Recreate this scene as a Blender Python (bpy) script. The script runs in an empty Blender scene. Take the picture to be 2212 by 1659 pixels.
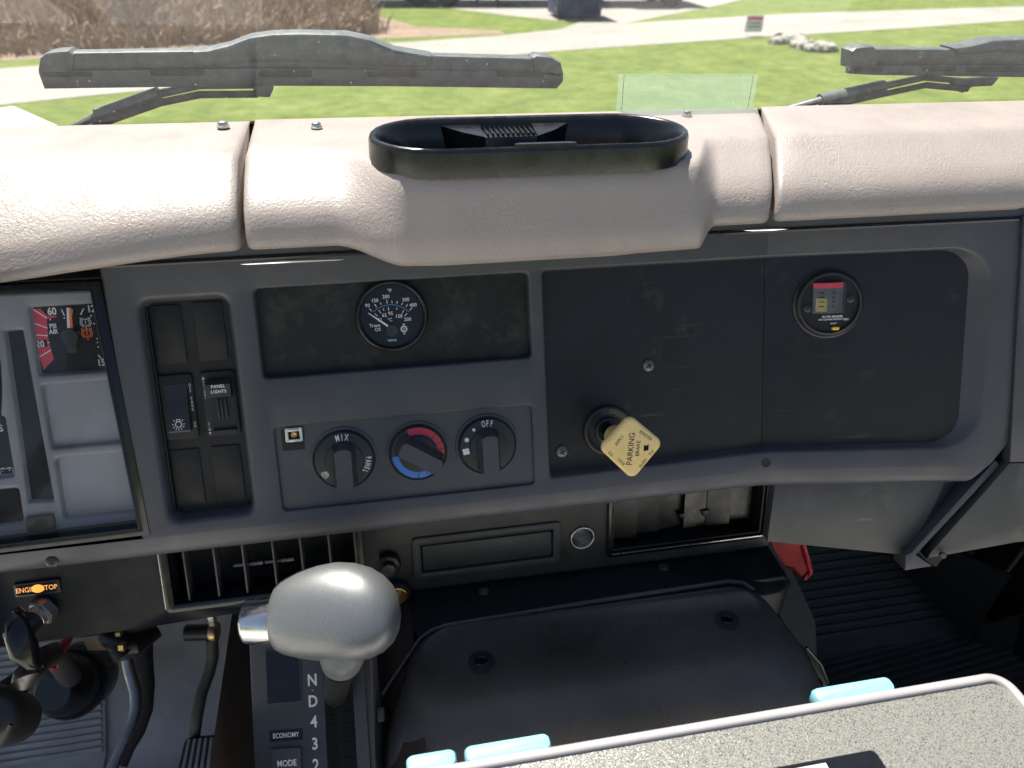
import bpy, bmesh, math, random
from math import sin, cos, pi, radians as rad
from mathutils import Matrix, Vector
from mathutils.geometry import delaunay_2d_cdt
random.seed(7)
SC = bpy.context.scene
COL = SC.collection

# ------------------------------------------------------------ camera, sky, sun, exposure
cam_d = bpy.data.cameras.new('camera'); cam = bpy.data.objects.new('camera', cam_d); COL.objects.link(cam)
cr, cd, cf = Vector((0.981595, -0.189882, 0.020398)), Vector((-0.083683, -0.523669, -0.847802)), Vector((0.171664, 0.830491, -0.529921))
cam.matrix_world = Matrix(((cr.x, -cd.x, -cf.x, 0), (cr.y, -cd.y, -cf.y, 0), (cr.z, -cd.z, -cf.z, 2.6), (0, 0, 0, 1)))
cam_d.sensor_width = 36; cam_d.lens = 36 * 1661 / 2212
cam_d.clip_start = .02; cam_d.clip_end = 3000
cam_d.dof.use_dof = True; cam_d.dof.focus_distance = .66; cam_d.dof.aperture_fstop = 9
SC.camera = cam
SUN_E, SUN_A = 66, -24           # elevation; azimuth measured from straight ahead, minus = left
w = bpy.data.worlds.new('World'); SC.world = w; w.use_nodes = True
nt = w.node_tree; sky = nt.nodes.new('ShaderNodeTexSky'); sky.sky_type = 'NISHITA'; sky.sun_disc = False
sky.sun_elevation = rad(SUN_E); sky.sun_rotation = rad(SUN_A); sky.air_density = 1; sky.dust_density = 1.5
bg = nt.nodes['Background']; bg.inputs[1].default_value = .055
nt.links.new(sky.outputs[0], bg.inputs[0])
sd = bpy.data.lights.new('sun', 'SUN'); sd.energy = 5; sd.angle = rad(.5); sd.color = (1, .95, .87)
sun = bpy.data.objects.new('sun', sd); COL.objects.link(sun)
sdir = Vector((sin(rad(SUN_A)) * cos(rad(SUN_E)), cos(rad(SUN_A)) * cos(rad(SUN_E)), sin(rad(SUN_E))))
sun.rotation_euler = sdir.to_track_quat('Z', 'Y').to_euler(); sun.location = sdir * 30
SC.view_settings.view_transform = 'Standard'; SC.view_settings.look = 'None'
SC.view_settings.gamma = 1; SC.view_settings.use_curve_mapping = False
SC.view_settings.exposure = 1.38
SC.cycles.max_bounces = 7; SC.cycles.diffuse_bounces = 4; SC.cycles.glossy_bounces = 4; SC.cycles.transparent_max_bounces = 10
SC.cycles.caustics_reflective = False; SC.cycles.caustics_refractive = False

# ------------------------------------------------------------ materials
MATS = {}
def mat(name, col, rough=.5, metal=0, bump=None, var=None, spec=.5, dust=None, grain=None, coat=0, emit=None, ridge=None, scratch=0):
    """bump/grain=(scale, distance), var=(scale, amount), dust=(scale, threshold, colour, amount)"""
    m = bpy.data.materials.new(name); m.use_nodes = True; MATS[name] = m
    t = m.node_tree; N = t.nodes; L = t.links; b = N['Principled BSDF']
    b.inputs['Base Color'].default_value = (*col, 1); b.inputs['Roughness'].default_value = rough
    b.inputs['Metallic'].default_value = metal; b.inputs['Specular IOR Level'].default_value = spec
    b.inputs['Coat Weight'].default_value = coat; b.inputs['Coat Roughness'].default_value = .08
    tc = N.new('ShaderNodeTexCoord')
    colo = None
    def noise(scale, detail=4, r=.55):
        n = N.new('ShaderNodeTexNoise'); n.inputs['Scale'].default_value = scale; n.inputs['Detail'].default_value = detail
        n.inputs['Roughness'].default_value = r; L.new(tc.outputs['Object'], n.inputs['Vector']); return n
    def ramp(src, a, c):
        r = N.new('ShaderNodeMapRange'); r.inputs[1].default_value = a; r.inputs[2].default_value = c
        L.new(src, r.inputs[0]); return r.outputs[0]
    def mix(fac, A, B, mode='MIX'):
        x = N.new('ShaderNodeMix'); x.data_type = 'RGBA'; x.blend_type = mode
        if hasattr(fac, 'is_output'): L.new(fac, x.inputs[0])
        else: x.inputs[0].default_value = fac
        for s, v in ((6, A), (7, B)):
            if hasattr(v, 'is_output'): L.new(v, x.inputs[s])
            else: x.inputs[s].default_value = (*v, 1)
        return x.outputs[2]
    cur = col
    if var:
        n = noise(var[0]); f = ramp(n.outputs[0], .3, .7)
        lo = tuple(c * (1 - var[1]) for c in col); hi = tuple(min(1, c * (1 + var[1])) for c in col)
        cur = mix(f, lo, hi)
        r2 = noise(var[0] * 2.3); rr = N.new('ShaderNodeMapRange'); rr.inputs[1].default_value = .3; rr.inputs[2].default_value = .7
        rr.inputs[3].default_value = max(.02, rough - .1); rr.inputs[4].default_value = min(1, rough + .1)
        L.new(r2.outputs[0], rr.inputs[0]); L.new(rr.outputs[0], b.inputs['Roughness'])
    if dust:
        n = noise(dust[0], 8, .7); f = ramp(n.outputs[0], dust[1], dust[1] + .12)
        m2 = N.new('ShaderNodeMath'); m2.operation = 'MULTIPLY'; m2.inputs[1].default_value = dust[3]; L.new(f, m2.inputs[0])
        cur = mix(m2.outputs[0], cur, dust[2])
        v = N.new('ShaderNodeTexVoronoi'); v.inputs['Scale'].default_value = 330; L.new(tc.outputs['Object'], v.inputs['Vector'])
        f2 = ramp(v.outputs[0], .07, .03); n3 = noise(60, 2); f3 = ramp(n3.outputs[0], .5, .62)
        m3 = N.new('ShaderNodeMath'); m3.operation = 'MULTIPLY'; L.new(f2, m3.inputs[0]); L.new(f3, m3.inputs[1])
        m4 = N.new('ShaderNodeMath'); m4.operation = 'MULTIPLY'; L.new(m3.outputs[0], m4.inputs[0]); m4.inputs[1].default_value = .35
        cur = mix(m4.outputs[0], cur, dust[2])
    if scratch:
        mp = N.new('ShaderNodeMapping'); mp.inputs['Scale'].default_value = (12, 160, 30); mp.inputs['Rotation'].default_value = (0, 0, .5)
        L.new(tc.outputs['Object'], mp.inputs[0])
        n = N.new('ShaderNodeTexNoise'); n.inputs['Scale'].default_value = 1; n.inputs['Detail'].default_value = 5; L.new(mp.outputs[0], n.inputs['Vector'])
        n5 = noise(22, 3); a1 = ramp(n.outputs[0], .62, .72); a2 = ramp(n5.outputs[0], .52, .68)
        m5 = N.new('ShaderNodeMath'); m5.operation = 'MULTIPLY'; L.new(a1, m5.inputs[0]); L.new(a2, m5.inputs[1])
        m6 = N.new('ShaderNodeMath'); m6.operation = 'MULTIPLY'; L.new(m5.outputs[0], m6.inputs[0]); m6.inputs[1].default_value = scratch
        cur = mix(m6.outputs[0], cur, (.3, .3, .32))
    if hasattr(cur, 'is_output'): L.new(cur, b.inputs['Base Color'])
    h = None
    if bump:
        n = noise(bump[0], 6, .6); bp = N.new('ShaderNodeBump'); bp.inputs['Distance'].default_value = bump[1]; bp.inputs['Strength'].default_value = 1
        L.new(n.outputs[0], bp.inputs['Height']); h = bp
    if grain:
        # leather grain: cell borders bent by noise plus long soft creases
        n = noise(grain[0] * .5, 3); vm = N.new('ShaderNodeVectorMath'); vm.operation = 'MULTIPLY_ADD'
        vm.inputs[1].default_value = (.004, .004, .004); L.new(n.outputs['Color'], vm.inputs[0]); L.new(tc.outputs['Object'], vm.inputs[2])
        v = N.new('ShaderNodeTexVoronoi'); v.feature = 'SMOOTH_F1'; v.inputs['Scale'].default_value = grain[0]; v.inputs['Smoothness'].default_value = .6
        L.new(vm.outputs[0], v.inputs['Vector'])
        def crease(sc_, wd):
            c = noise(sc_, 3, .5); a = N.new('ShaderNodeMath'); a.operation = 'SUBTRACT'; a.inputs[1].default_value = .5; L.new(c.outputs[0], a.inputs[0])
            a2 = N.new('ShaderNodeMath'); a2.operation = 'ABSOLUTE'; L.new(a.outputs[0], a2.inputs[0])
            return ramp(a2.outputs[0], 0, wd)
        patch = ramp(noise(18, 3).outputs[0], .38, .62)
        ad = N.new('ShaderNodeMath'); L.new(crease(150, .04), ad.inputs[0]); L.new(crease(300, .08), ad.inputs[1])
        pm = N.new('ShaderNodeMath'); pm.operation = 'MULTIPLY'; L.new(ad.outputs[0], pm.inputs[0]); L.new(patch, pm.inputs[1])
        vs_ = N.new('ShaderNodeMath'); vs_.operation = 'MULTIPLY_ADD'; vs_.inputs[1].default_value = -1.6; L.new(v.outputs[0], vs_.inputs[0]); L.new(pm.outputs[0], vs_.inputs[2]); ad = vs_
        bp = N.new('ShaderNodeBump'); bp.inputs['Distance'].default_value = grain[1]; bp.inputs['Strength'].default_value = 1
        L.new(ad.outputs[0], bp.inputs['Height'])
        if h: L.new(h.outputs[0], bp.inputs['Normal'])
        h = bp
    if h: L.new(h.outputs[0], b.inputs['Normal'])
    if emit:
        b.inputs['Emission Color'].default_value = (*emit[0], 1); b.inputs['Emission Strength'].default_value = emit[1]
    return m
GREYD = (.16, .16, .17)
mat('panel', (.046, .047, .055), .48, bump=(1500, .00012), var=(9, .14), dust=(14, .56, (.13, .13, .14), .16))
mat('panel_lower', (.026, .026, .028), .5, bump=(1500, .00012), var=(14, .2), dust=(30, .58, (.2, .18, .16), .2))
mat('plate', (.0055, .006, .009), .46, bump=(900, .00005), var=(20, .3), dust=(24, .6, (.075, .075, .08), .35), scratch=.13, spec=.35)
mat('radio_plate', (.006, .006, .0065), .55, bump=(900, .00006), var=(25, .3), dust=(26, .5, (.05, .046, .04), .4), spec=.35)
mat('switch_plate', (.006, .006, .0075), .6, bump=(1300, .0001), var=(30, .15), spec=.35)
mat('gloss_black', (.006, .006, .008), .2, var=(40, .2), spec=.4)
mat('knee_black', (.006, .006, .0065), .55, bump=(900, .00006), var=(25, .25), spec=.3)
mat('cup_black', (.007, .007, .008), .27, bump=(700, .00004), var=(30, .3))
mat('satin_black', (.013, .013, .015), .38, bump=(900, .00005), var=(30, .2))
mat('dark', (.004, .004, .005), .7)
mat('tan', (.288, .246, .226), .46, bump=(1200, .0001), grain=(480, .00012), var=(12, .05), dust=(60, .68, (.2, .13, .09), .3))
mat('tan_plain', (.49, .415, .395), .42, bump=(900, .0002), var=(10, .05), dust=(70, .66, (.2, .13, .09), .3))
mat('cluster_grey', (.20, .197, .205), .4, bump=(700, .00005), var=(15, .1), dust=(40, .6, (.3, .29, .27), .3))
mat('drum_grey', (.075, .07, .066), .35, var=(60, .3))
mat('faded_yellow', (.36, .26, .09), .5, var=(80, .3))
mat('cluster_blank', (.25, .245, .255), .5, bump=(700, .00005), var=(18, .1))
mat('dial', (.007, .008, .011), .7, spec=.15)
mat('white', (.72, .72, .72), .5)
mat('offwhite', (.55, .56, .57), .5, var=(300, .2))
mat('red', (.55, .035, .06), .5)
mat('red_dark', (.36, .012, .016), .5, var=(30, .2), spec=.2)
mat('orange', (.85, .17, .02), .5)
mat('blue', (.03, .14, .48), .5)
mat('pale_blue_line', (.1, .3, .55), .5)
mat('yellow', (.90, .62, .24), .3, var=(40, .06), coat=.3)
mat('yellow_tab', (.8, .5, .03), .4)
mat('amber', (.9, .35, .05), .4, emit=((1, .30, .03), .55))
mat('amber_text', (.8, .4, .15), .4, emit=((1, .4, .1), .35))
mat('steel', (.55, .54, .52), .32, 1, var=(200, .15))
mat('screw', (.16, .155, .15), .42, .8, var=(300, .2))
mat('brass', (.62, .45, .2), .35, 1, var=(200, .2))
mat('chrome', (.75, .76, .78), .12, 1)
mat('rubber', (.010, .010, .011), .7, bump=(600, .0001), var=(30, .2))
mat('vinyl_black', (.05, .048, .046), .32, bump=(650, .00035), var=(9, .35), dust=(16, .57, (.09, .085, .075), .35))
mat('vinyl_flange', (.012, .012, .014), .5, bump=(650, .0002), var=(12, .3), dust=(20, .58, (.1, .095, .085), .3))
mat('brown_side', (.05, .030, .026), .55, bump=(300, .0002), var=(12, .3))
mat('knob_silver', (.165, .17, .172), .42, .55, bump=(2500, .00008), var=(900, .14), coat=.15)
mat('console', (.045, .046, .052), .5, bump=(2200, .00025), var=(40, .12))
mat('wiper', (.085, .095, .092), .4, bump=(900, .0002), var=(60, .2), dust=(120, .55, (.3, .3, .28), .3))
mat('wiper_slot', (.002, .006, .005), .5)
mat('carpet_grey', (.42, .37, .35), .75, bump=(260, .0012), var=(8, .25))
mat('mat_rubber', (.36, .325, .315), .55, bump=(700, .0002), var=(7, .3))
mat('mat_black', (.06, .057, .054), .55, bump=(700, .0002), var=(9, .3))
mat('side_trim', (.044, .045, .053), .5, bump=(1500, .00015), var=(10, .15), dust=(14, .6, (.13, .13, .14), .2))
mat('lower_trim', (.043, .043, .043), .5, bump=(1500, .00012), var=(8, .2), dust=(9, .55, (.16, .155, .145), .35), scratch=.3)
mat('case_rim', (.30, .28, .285), .42, var=(30, .06))
mat('louvre_black', (.012, .0125, .014), .3, var=(30, .4), dust=(30, .55, (.06, .058, .05), .3), spec=.4)
mat('case_blue', (.20, .46, .53), .45, var=(20, .05))
mat('paper', (.55, .55, .54), .7, var=(30, .08))
mat('wheel_rim', (.02, .03, .028), .5, grain=(500, .0003))
mat('carpet_dark', (.02, .02, .022), .75, bump=(260, .001), var=(8, .25))
mat('carpet_brown', (.05, .036, .03), .8, bump=(260, .001), var=(8, .3))
mat('steel_dark', (.22, .22, .23), .35, .9, var=(40, .2))
mat('satin_brown', (.04, .034, .028), .5, var=(20, .2))
mat('brass_dull', (.16, .12, .07), .5, .7, var=(40, .3))
mat('gloss_rubber', (.012, .012, .012), .3, bump=(300, .0003), var=(20, .3))
mat('bristle', (.012, .012, .013), .4)
mat('button_chrome', (.5, .5, .52), .2, .95, var=(60, .1))
mat('knob_collar', (.10, .115, .115), .5, var=(30, .1))
def glitter():
    m = mat('case_flake', (.16, .155, .14), .36, .35, bump=(2300, .0003), var=(900, .25))
    t = m.node_tree; b = t.nodes['Principled BSDF']
    v = t.nodes.new('ShaderNodeTexVoronoi'); v.inputs['Scale'].default_value = 2100
    tc = t.nodes.new('ShaderNodeTexCoord'); t.links.new(tc.outputs['Object'], v.inputs['Vector'])
    sx = t.nodes.new('ShaderNodeSeparateColor'); t.links.new(v.outputs['Color'], sx.inputs[0])
    mr = t.nodes.new('ShaderNodeMapRange'); mr.inputs[1].default_value = .8; mr.inputs[2].default_value = .95; t.links.new(sx.outputs[0], mr.inputs[0])
    t.links.new(mr.outputs[0], b.inputs['Metallic'])
    # each flake leans its own way
    vm = t.nodes.new('ShaderNodeVectorMath'); vm.operation = 'SUBTRACT'; vm.inputs[1].default_value = (.5, .5, .5); t.links.new(v.outputs['Color'], vm.inputs[0])
    v2 = t.nodes.new('ShaderNodeVectorMath'); v2.operation = 'SCALE'; v2.inputs['Scale'].default_value = .4; t.links.new(vm.outputs[0], v2.inputs[0])
    ge = t.nodes.new('ShaderNodeNewGeometry')
    v3 = t.nodes.new('ShaderNodeVectorMath'); t.links.new(ge.outputs['Normal'], v3.inputs[0]); t.links.new(v2.outputs[0], v3.inputs[1])
    v4 = t.nodes.new('ShaderNodeVectorMath'); v4.operation = 'NORMALIZE'; t.links.new(v3.outputs[0], v4.inputs[0])
    t.links.new(v4.outputs[0], b.inputs['Normal'])
glitter()
def glassy(name, tint, spec_mix, dust_amt, haze_dust_col=(.8, .8, .8), scale=90, base=.0):
    """thin clear sheet: see-through, mirror by Fresnel, a little dust; base paints an even hazy veil over all"""
    m = bpy.data.materials.new(name); m.use_nodes = True; MATS[name] = m
    t = m.node_tree; N = t.nodes; L = t.links; N.remove(N['Principled BSDF']); out = N['Material Output']
    tr = N.new('ShaderNodeBsdfTransparent'); tr.inputs[0].default_value = (*tint, 1)
    gl = N.new('ShaderNodeBsdfGlossy'); gl.inputs['Roughness'].default_value = .02
    # Schlick's law on the unsigned angle: a thin pane mirrors alike from both sides
    ge = N.new('ShaderNodeNewGeometry'); dp = N.new('ShaderNodeVectorMath'); dp.operation = 'DOT_PRODUCT'; L.new(ge.outputs['Incoming'], dp.inputs[0]); L.new(ge.outputs['Normal'], dp.inputs[1])
    def mth(op, a, b=None):
        x = N.new('ShaderNodeMath'); x.operation = op
        for i_, v_ in enumerate((a, b)):
            if v_ is None: continue
            if hasattr(v_, 'is_output'): L.new(v_, x.inputs[i_])
            else: x.inputs[i_].default_value = v_
        return x.outputs[0]
    f5 = mth('POWER', mth('SUBTRACT', 1, mth('ABSOLUTE', dp.outputs['Value'])), 5)
    ml = N.new('ShaderNodeMath'); ml.operation = 'MULTIPLY'; ml.inputs[1].default_value = spec_mix; L.new(mth('ADD', mth('MULTIPLY', f5, .9), .08), ml.inputs[0])
    mx = N.new('ShaderNodeMixShader'); L.new(ml.outputs[0], mx.inputs[0]); L.new(tr.outputs[0], mx.inputs[1]); L.new(gl.outputs[0], mx.inputs[2])
    df = N.new('ShaderNodeBsdfDiffuse'); df.inputs[0].default_value = (*haze_dust_col, 1)
    tl = N.new('ShaderNodeBsdfTranslucent'); tl.inputs[0].default_value = (*haze_dust_col, 1)
    dd = N.new('ShaderNodeMixShader'); L.new(df.outputs[0], dd.inputs[1]); L.new(tl.outputs[0], dd.inputs[2])
    tc = N.new('ShaderNodeTexCoord')
    n = N.new('ShaderNodeTexNoise'); n.inputs['Scale'].default_value = scale; n.inputs['Detail'].default_value = 8; n.inputs['Roughness'].default_value = .75; L.new(tc.outputs['Object'], n.inputs['Vector'])
    r = N.new('ShaderNodeMapRange'); r.inputs[1].default_value = .35; r.inputs[2].default_value = .8; r.inputs[3].default_value = base; r.inputs[4].default_value = base + dust_amt; L.new(n.outputs[0], r.inputs[0])
    v = N.new('ShaderNodeTexVoronoi'); v.inputs['Scale'].default_value = 110; L.new(tc.outputs['Object'], v.inputs['Vector'])
    r2 = N.new('ShaderNodeMapRange'); r2.inputs[1].default_value = .085; r2.inputs[2].default_value = .03; r2.inputs[4].default_value = dust_amt * 7; L.new(v.outputs[0], r2.inputs[0])
    sm = N.new('ShaderNodeMath'); sm.use_clamp = True; L.new(r.outputs[0], sm.inputs[0]); L.new(r2.outputs[0], sm.inputs[1])
    mx2 = N.new('ShaderNodeMixShader'); L.new(sm.outputs[0], mx2.inputs[0]); L.new(mx.outputs[0], mx2.inputs[1]); L.new(dd.outputs[0], mx2.inputs[2])
    L.new(mx2.outputs[0], out.inputs[0]); return m
glassy('windshield_glass', (.95, .97, .95), .6, .045, base=.022)  # base paints a thin even haze over the view outside
glassy('pale_film', (.8, .93, .86), .6, .06, (.62, .72, .66), base=.26)
glassy('lens_clear', (.9, .92, .96), .35, .03, (.5, .5, .52), base=.035)  # mild haze over the dials is painted in through base
glassy('gauge_glass', (.96, .97, .97), .3, .015, base=.0)
glassy('louvre_smoke', (.45, .46, .5), .35, .05, (.10, .10, .11), base=.2)

# ------------------------------------------------------------ mesh helpers
class Frame:
    """a plane of the cab: u right, v up, n towards the seats; lengths in mm"""
    def __init__(s, O, U, V, N, k=.001):
        s.k = k; U, V, N = Vector(U), Vector(V), Vector(N)
        s.M = Matrix(((U.x, V.x, N.x, O[0]), (U.y, V.y, N.y, O[1]), (U.z, V.z, N.z, O[2]), (0, 0, 0, 1)))
WORLD = Frame((0, 0, 0), (1, 0, 0), (0, 1, 0), (0, 0, 1), 1)
FA = Frame((0.016402, 0.571159, 2.311576), (1, 0, 0), (-0.000000, 0.354899, 0.934905), (0.000000, -0.934905, 0.354899))
KINK, KA = 332., rad(15)
FL = Frame((0.094880, 0.570000, 2.043245), (1, 0, 0), (0.000000, 0.194962, 0.980811), (0.000000, -0.980811, 0.194962))
FC = Frame((-0.075818, 0.436586, 2.014187), (0.975295, -0.178194, 0.130559), (0.019842, 0.659294, 0.751624), (-0.220012, -0.730465, 0.646542))
def bend(p):
    """the dash face is flat up to the crease, then turns 15 degrees towards the passenger"""
    u, v, n = p
    if u <= KINK: return p
    d = u - KINK
    return (KINK + d * cos(KA) - n * sin(KA), v, d * sin(KA) + n * cos(KA))
def rpoly(pts, rads, seg=6):
    """polygon with rounded corners; fixed number of points per corner"""
    n = len(pts); out = []
    if not hasattr(rads, '__len__'): rads = [rads] * n
    for i in range(n):
        p, a, b = Vector(pts[i][:2]), Vector(pts[i - 1][:2]), Vector(pts[(i + 1) % n][:2])
        d1, d2 = (a - p), (b - p); l1, l2 = d1.length, d2.length; d1 /= l1; d2 /= l2
        ang = math.acos(max(-1, min(1, d1.dot(d2)))); r = max(rads[i], 1e-4)
        t = r / math.tan(ang / 2); t = min(t, l1 * .49, l2 * .49); r = t * math.tan(ang / 2)
        bis = (d1 + d2).normalized(); c = p + bis * (r / sin(ang / 2))
        s, e = p + d1 * t, p + d2 * t
        a0 = math.atan2(s.y - c.y, s.x - c.x); a1 = math.atan2(e.y - c.y, e.x - c.x)
        da = (a1 - a0 + pi) % (2 * pi) - pi
        for k in range(seg + 1):
            q = a0 + da * k / seg; out.append((c.x + r * cos(q), c.y + r * sin(q)))
    return out
def area(pts): return sum(pts[i - 1][0] * pts[i][1] - pts[i][0] * pts[i - 1][1] for i in range(len(pts))) / 2
def inset(pts, d):
    n = len(pts); s = 1 if area(pts) > 0 else -1; out = []
    for i in range(n):
        p, a, b = Vector(pts[i][:2]), Vector(pts[i - 1][:2]), Vector(pts[(i + 1) % n][:2])
        e1, e2 = (p - a).normalized(), (b - p).normalized()
        n1, n2 = Vector((-e1.y, e1.x)) * s, Vector((-e2.y, e2.x)) * s
        m = n1 + n2; q = m.length_squared
        out.append(tuple(p + m * (2 * d / q)) if q > 1e-6 else tuple(p + n1 * d))
    return out
def rect(u0, v0, u1, v1): return [(u0, v0), (u1, v0), (u1, v1), (u0, v1)]
_glyph = {}
class MB:
    def __init__(s): s.v = []; s.f = []
    def add(s, vs, fs):
        o = len(s.v); s.v += [tuple(p) for p in vs]; s.f += [tuple(i + o for i in f) for f in fs]; return s
    def loft(s, loops, cap0=False, cap1=True, closed=True):
        n = len(loops[0]); vs = [p for l in loops for p in l]; fs = []
        for k in range(len(loops) - 1):
            for i in range(n if closed else n - 1):
                j = (i + 1) % n; fs.append((k * n + i, k * n + j, (k + 1) * n + j, (k + 1) * n + i))
        if cap0: fs.append(tuple(range(n))[::-1])
        if cap1: fs.append(tuple(range((len(loops) - 1) * n, len(loops) * n)))
        return s.add(vs, fs)
    def prism(s, poly, n0, n1, cr=0, bev=0, seg=5, back=True):
        if area(poly) < 0: poly = poly[::-1]
        L = lambda d, n: [(a, b, n) for a, b in (rpoly(inset(poly, d), max(cr - d, .0005 if cr else 0), seg) if cr else inset(poly, d))]
        ls = [L(0, n0)]
        if bev: ls += [L(0, n1 - bev), L(bev * .3, n1 - bev * .3), L(bev, n1)]
        else: ls += [L(0, n1)]
        return s.loft(ls, cap0=back)
    def box(s, c, d, r=0):
        x, y, z = c; a, b, e = d[0] / 2, d[1] / 2, d[2] / 2
        if not r: return s.prism(rect(x - a, y - b, x + a, y + b), z - e, z + e)
        P = rect(x - a, y - b, x + a, y + b)
        L = lambda dd, n: [(p, q, n) for p, q in rpoly(inset(P, dd), r, 3)]
        return s.loft([L(r, z - e), L(r * .3, z - e + r * .3), L(0, z - e + r), L(0, z + e - r), L(r * .3, z + e - r * .3), L(r, z + e)], cap0=True)
    def lathe(s, prof, c=(0, 0), seg=32, cap0=False, cap1=True, a0=0):
        ls = [[(c[0] + r * cos(2 * pi * i / seg + a0), c[1] + r * sin(2 * pi * i / seg + a0), n) for i in range(seg)] for r, n in prof]
        return s.loft(ls, cap0, cap1)
    def arc(s, c, r0, r1, a0, a1, n, seg=16):
        vs = []
        for i in range(seg + 1):
            a = rad(a0 + (a1 - a0) * i / seg)
            vs += [(c[0] + r0 * cos(a), c[1] + r0 * sin(a), n), (c[0] + r1 * cos(a), c[1] + r1 * sin(a), n)]
        return s.add(vs, [(2 * i, 2 * i + 1, 2 * i + 3, 2 * i + 2) for i in range(seg)])
    def line(s, p, q, w, n):
        p, q = Vector(p), Vector(q); d = (q - p).normalized(); e = Vector((-d.y, d.x)) * w / 2
        return s.add([(*(p - e), n), (*(q - e), n), (*(q + e), n), (*(p + e), n)], [(0, 1, 2, 3)])
    def tube(s, path, r, seg=10, caps=True, flat=1):
        P = [Vector(p) for p in path]; n = len(P); R = r if hasattr(r, '__len__') else [r] * n
        up = Vector((0, 0, 1)); ls = []
        for i in range(n):
            t = (P[min(i + 1, n - 1)] - P[max(i - 1, 0)]).normalized()
            a = t.cross(up) if abs(t.dot(up)) < .95 else t.cross(Vector((0, 1, 0)))
            a.normalize(); b = a.cross(t)
            ls.append([tuple(P[i] + (a * cos(2 * pi * k / seg) + b * sin(2 * pi * k / seg) * flat) * R[i]) for k in range(seg)])
        return s.loft(ls, caps, caps)
    def grid(s, fn, nu, nv):
        vs = [fn(i / nu, j / nv) for j in range(nv + 1) for i in range(nu + 1)]; w_ = nu + 1
        return s.add(vs, [(j * w_ + i, j * w_ + i + 1, (j + 1) * w_ + i + 1, (j + 1) * w_ + i) for j in range(nv) for i in range(nu)])
    def text(s, t, p, h, rot=0, sx=1, bold=0, n=0, align='CENTER', arc=None, space=1):
        """flat lettering h mm high centred on p"""
        key = (t, bold, align, space)
        if key not in _glyph:
            c = bpy.data.curves.new('t', 'FONT'); c.body = t; c.size = 1 / .72; c.offset = bold; c.align_x = align; c.align_y = 'CENTER'; c.resolution_u = 3; c.space_character = space
            o = bpy.data.objects.new('t', c); COL.objects.link(o)
            me = bpy.data.meshes.new_from_object(o)
            _glyph[key] = ([tuple(v.co) for v in me.vertices], [tuple(f.vertices) for f in me.polygons])
            bpy.data.objects.remove(o); bpy.data.curves.remove(c); bpy.data.meshes.remove(me)
        V, F = _glyph[key]; cr_, sr = cos(rad(rot)), sin(rad(rot))
        return s.add([(p[0] + (x * sx * cr_ - y * sr) * h, p[1] + (x * sx * sr + y * cr_) * h, n) for x, y, _ in V], F)
    def holed(s, outer, holes, n):
        fine = []
        for i in range(len(outer)):
            a, b = Vector(outer[i][:2]), Vector(outer[(i + 1) % len(outer)][:2]); m_ = max(1, int((b - a).length // 30))
            fine += [tuple(a.lerp(b, k / m_)) for k in range(m_)]
        loops = [fine] + holes; pts, eds = [], []
        for lp in loops:
            o_ = len(pts); pts += [Vector(p[:2]) for p in lp]; eds += [(o_ + i, o_ + (i + 1) % len(lp)) for i in range(len(lp))]
        vo, _, fo, *_r = delaunay_2d_cdt(pts, eds, [], 0, 1e-4)
        def within(p, lp):
            r = False
            for i in range(len(lp)):
                (xa, ya), (xb, yb) = lp[i - 1][:2], lp[i][:2]
                if (ya > p.y) != (yb > p.y) and p.x < xa + (xb - xa) * (p.y - ya) / (yb - ya): r = not r
            return r
        bm = bmesh.new(); bv = [bm.verts.new((p.x, p.y, n)) for p in vo]
        for f in fo:
            c = sum((vo[k] for k in f), Vector((0, 0))) / len(f)
            if within(c, fine) and not any(within(c, h) for h in holes): bm.faces.new([bv[k] for k in f])
        bmesh.ops.bisect_plane(bm, geom=bm.verts[:] + bm.edges[:] + bm.faces[:], plane_co=(KINK, 0, 0), plane_no=(1, 0, 0))
        bm.verts.index_update()
        s.add([tuple(v.co) for v in bm.verts], [tuple(v.index for v in f.verts) for f in bm.faces]); bm.free(); return s
    def bent(s): s.v = [bend(p) for p in s.v]; return s
    def move(s, M): s.v = [tuple(M @ Vector(p)) for p in s.v]; return s
    def turn(s, c, deg, axis='Z'):
        M = Matrix.Translation(c) @ Matrix.Rotation(rad(deg), 4, axis) @ Matrix.Translation([-x for x in c]); return s.move(M)
    def build(s, name, material, parent=None, fr=None, sharp=38, kind=None, label=None):
        k = parent['_k'] if parent is not None else (fr or WORLD).k
        me = bpy.data.meshes.new(name); me.from_pydata([(x * k, y * k, z * k) for x, y, z in s.v], [], s.f)
        bm = bmesh.new(); bm.from_mesh(me); bmesh.ops.remove_doubles(bm, verts=bm.verts, dist=1e-6); bmesh.ops.recalc_face_normals(bm, faces=bm.faces); bm.to_mesh(me); bm.free()
        me.polygons.foreach_set('use_smooth', [True] * len(me.polygons)); me.set_sharp_from_angle(angle=rad(sharp))
        me.materials.append(MATS[material]); o = bpy.data.objects.new(name, me); COL.objects.link(o)
        if parent is not None:
            o.parent = parent; o.location = [-c for c in parent['_o']] if '_o' in parent else (0, 0, 0)
        else: o.matrix_world = (fr or WORLD).M
        if kind: o['kind'] = kind
        if label: o['label'] = label
        return o
    def sub(s, name, material, part, **kw):
        """a piece of a part (same coordinates as its thing)"""
        root = part.parent; o = s.build(name, material, root, **kw); o.parent = part; o.location = (0, 0, 0); return o
ROOTS = []
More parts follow.
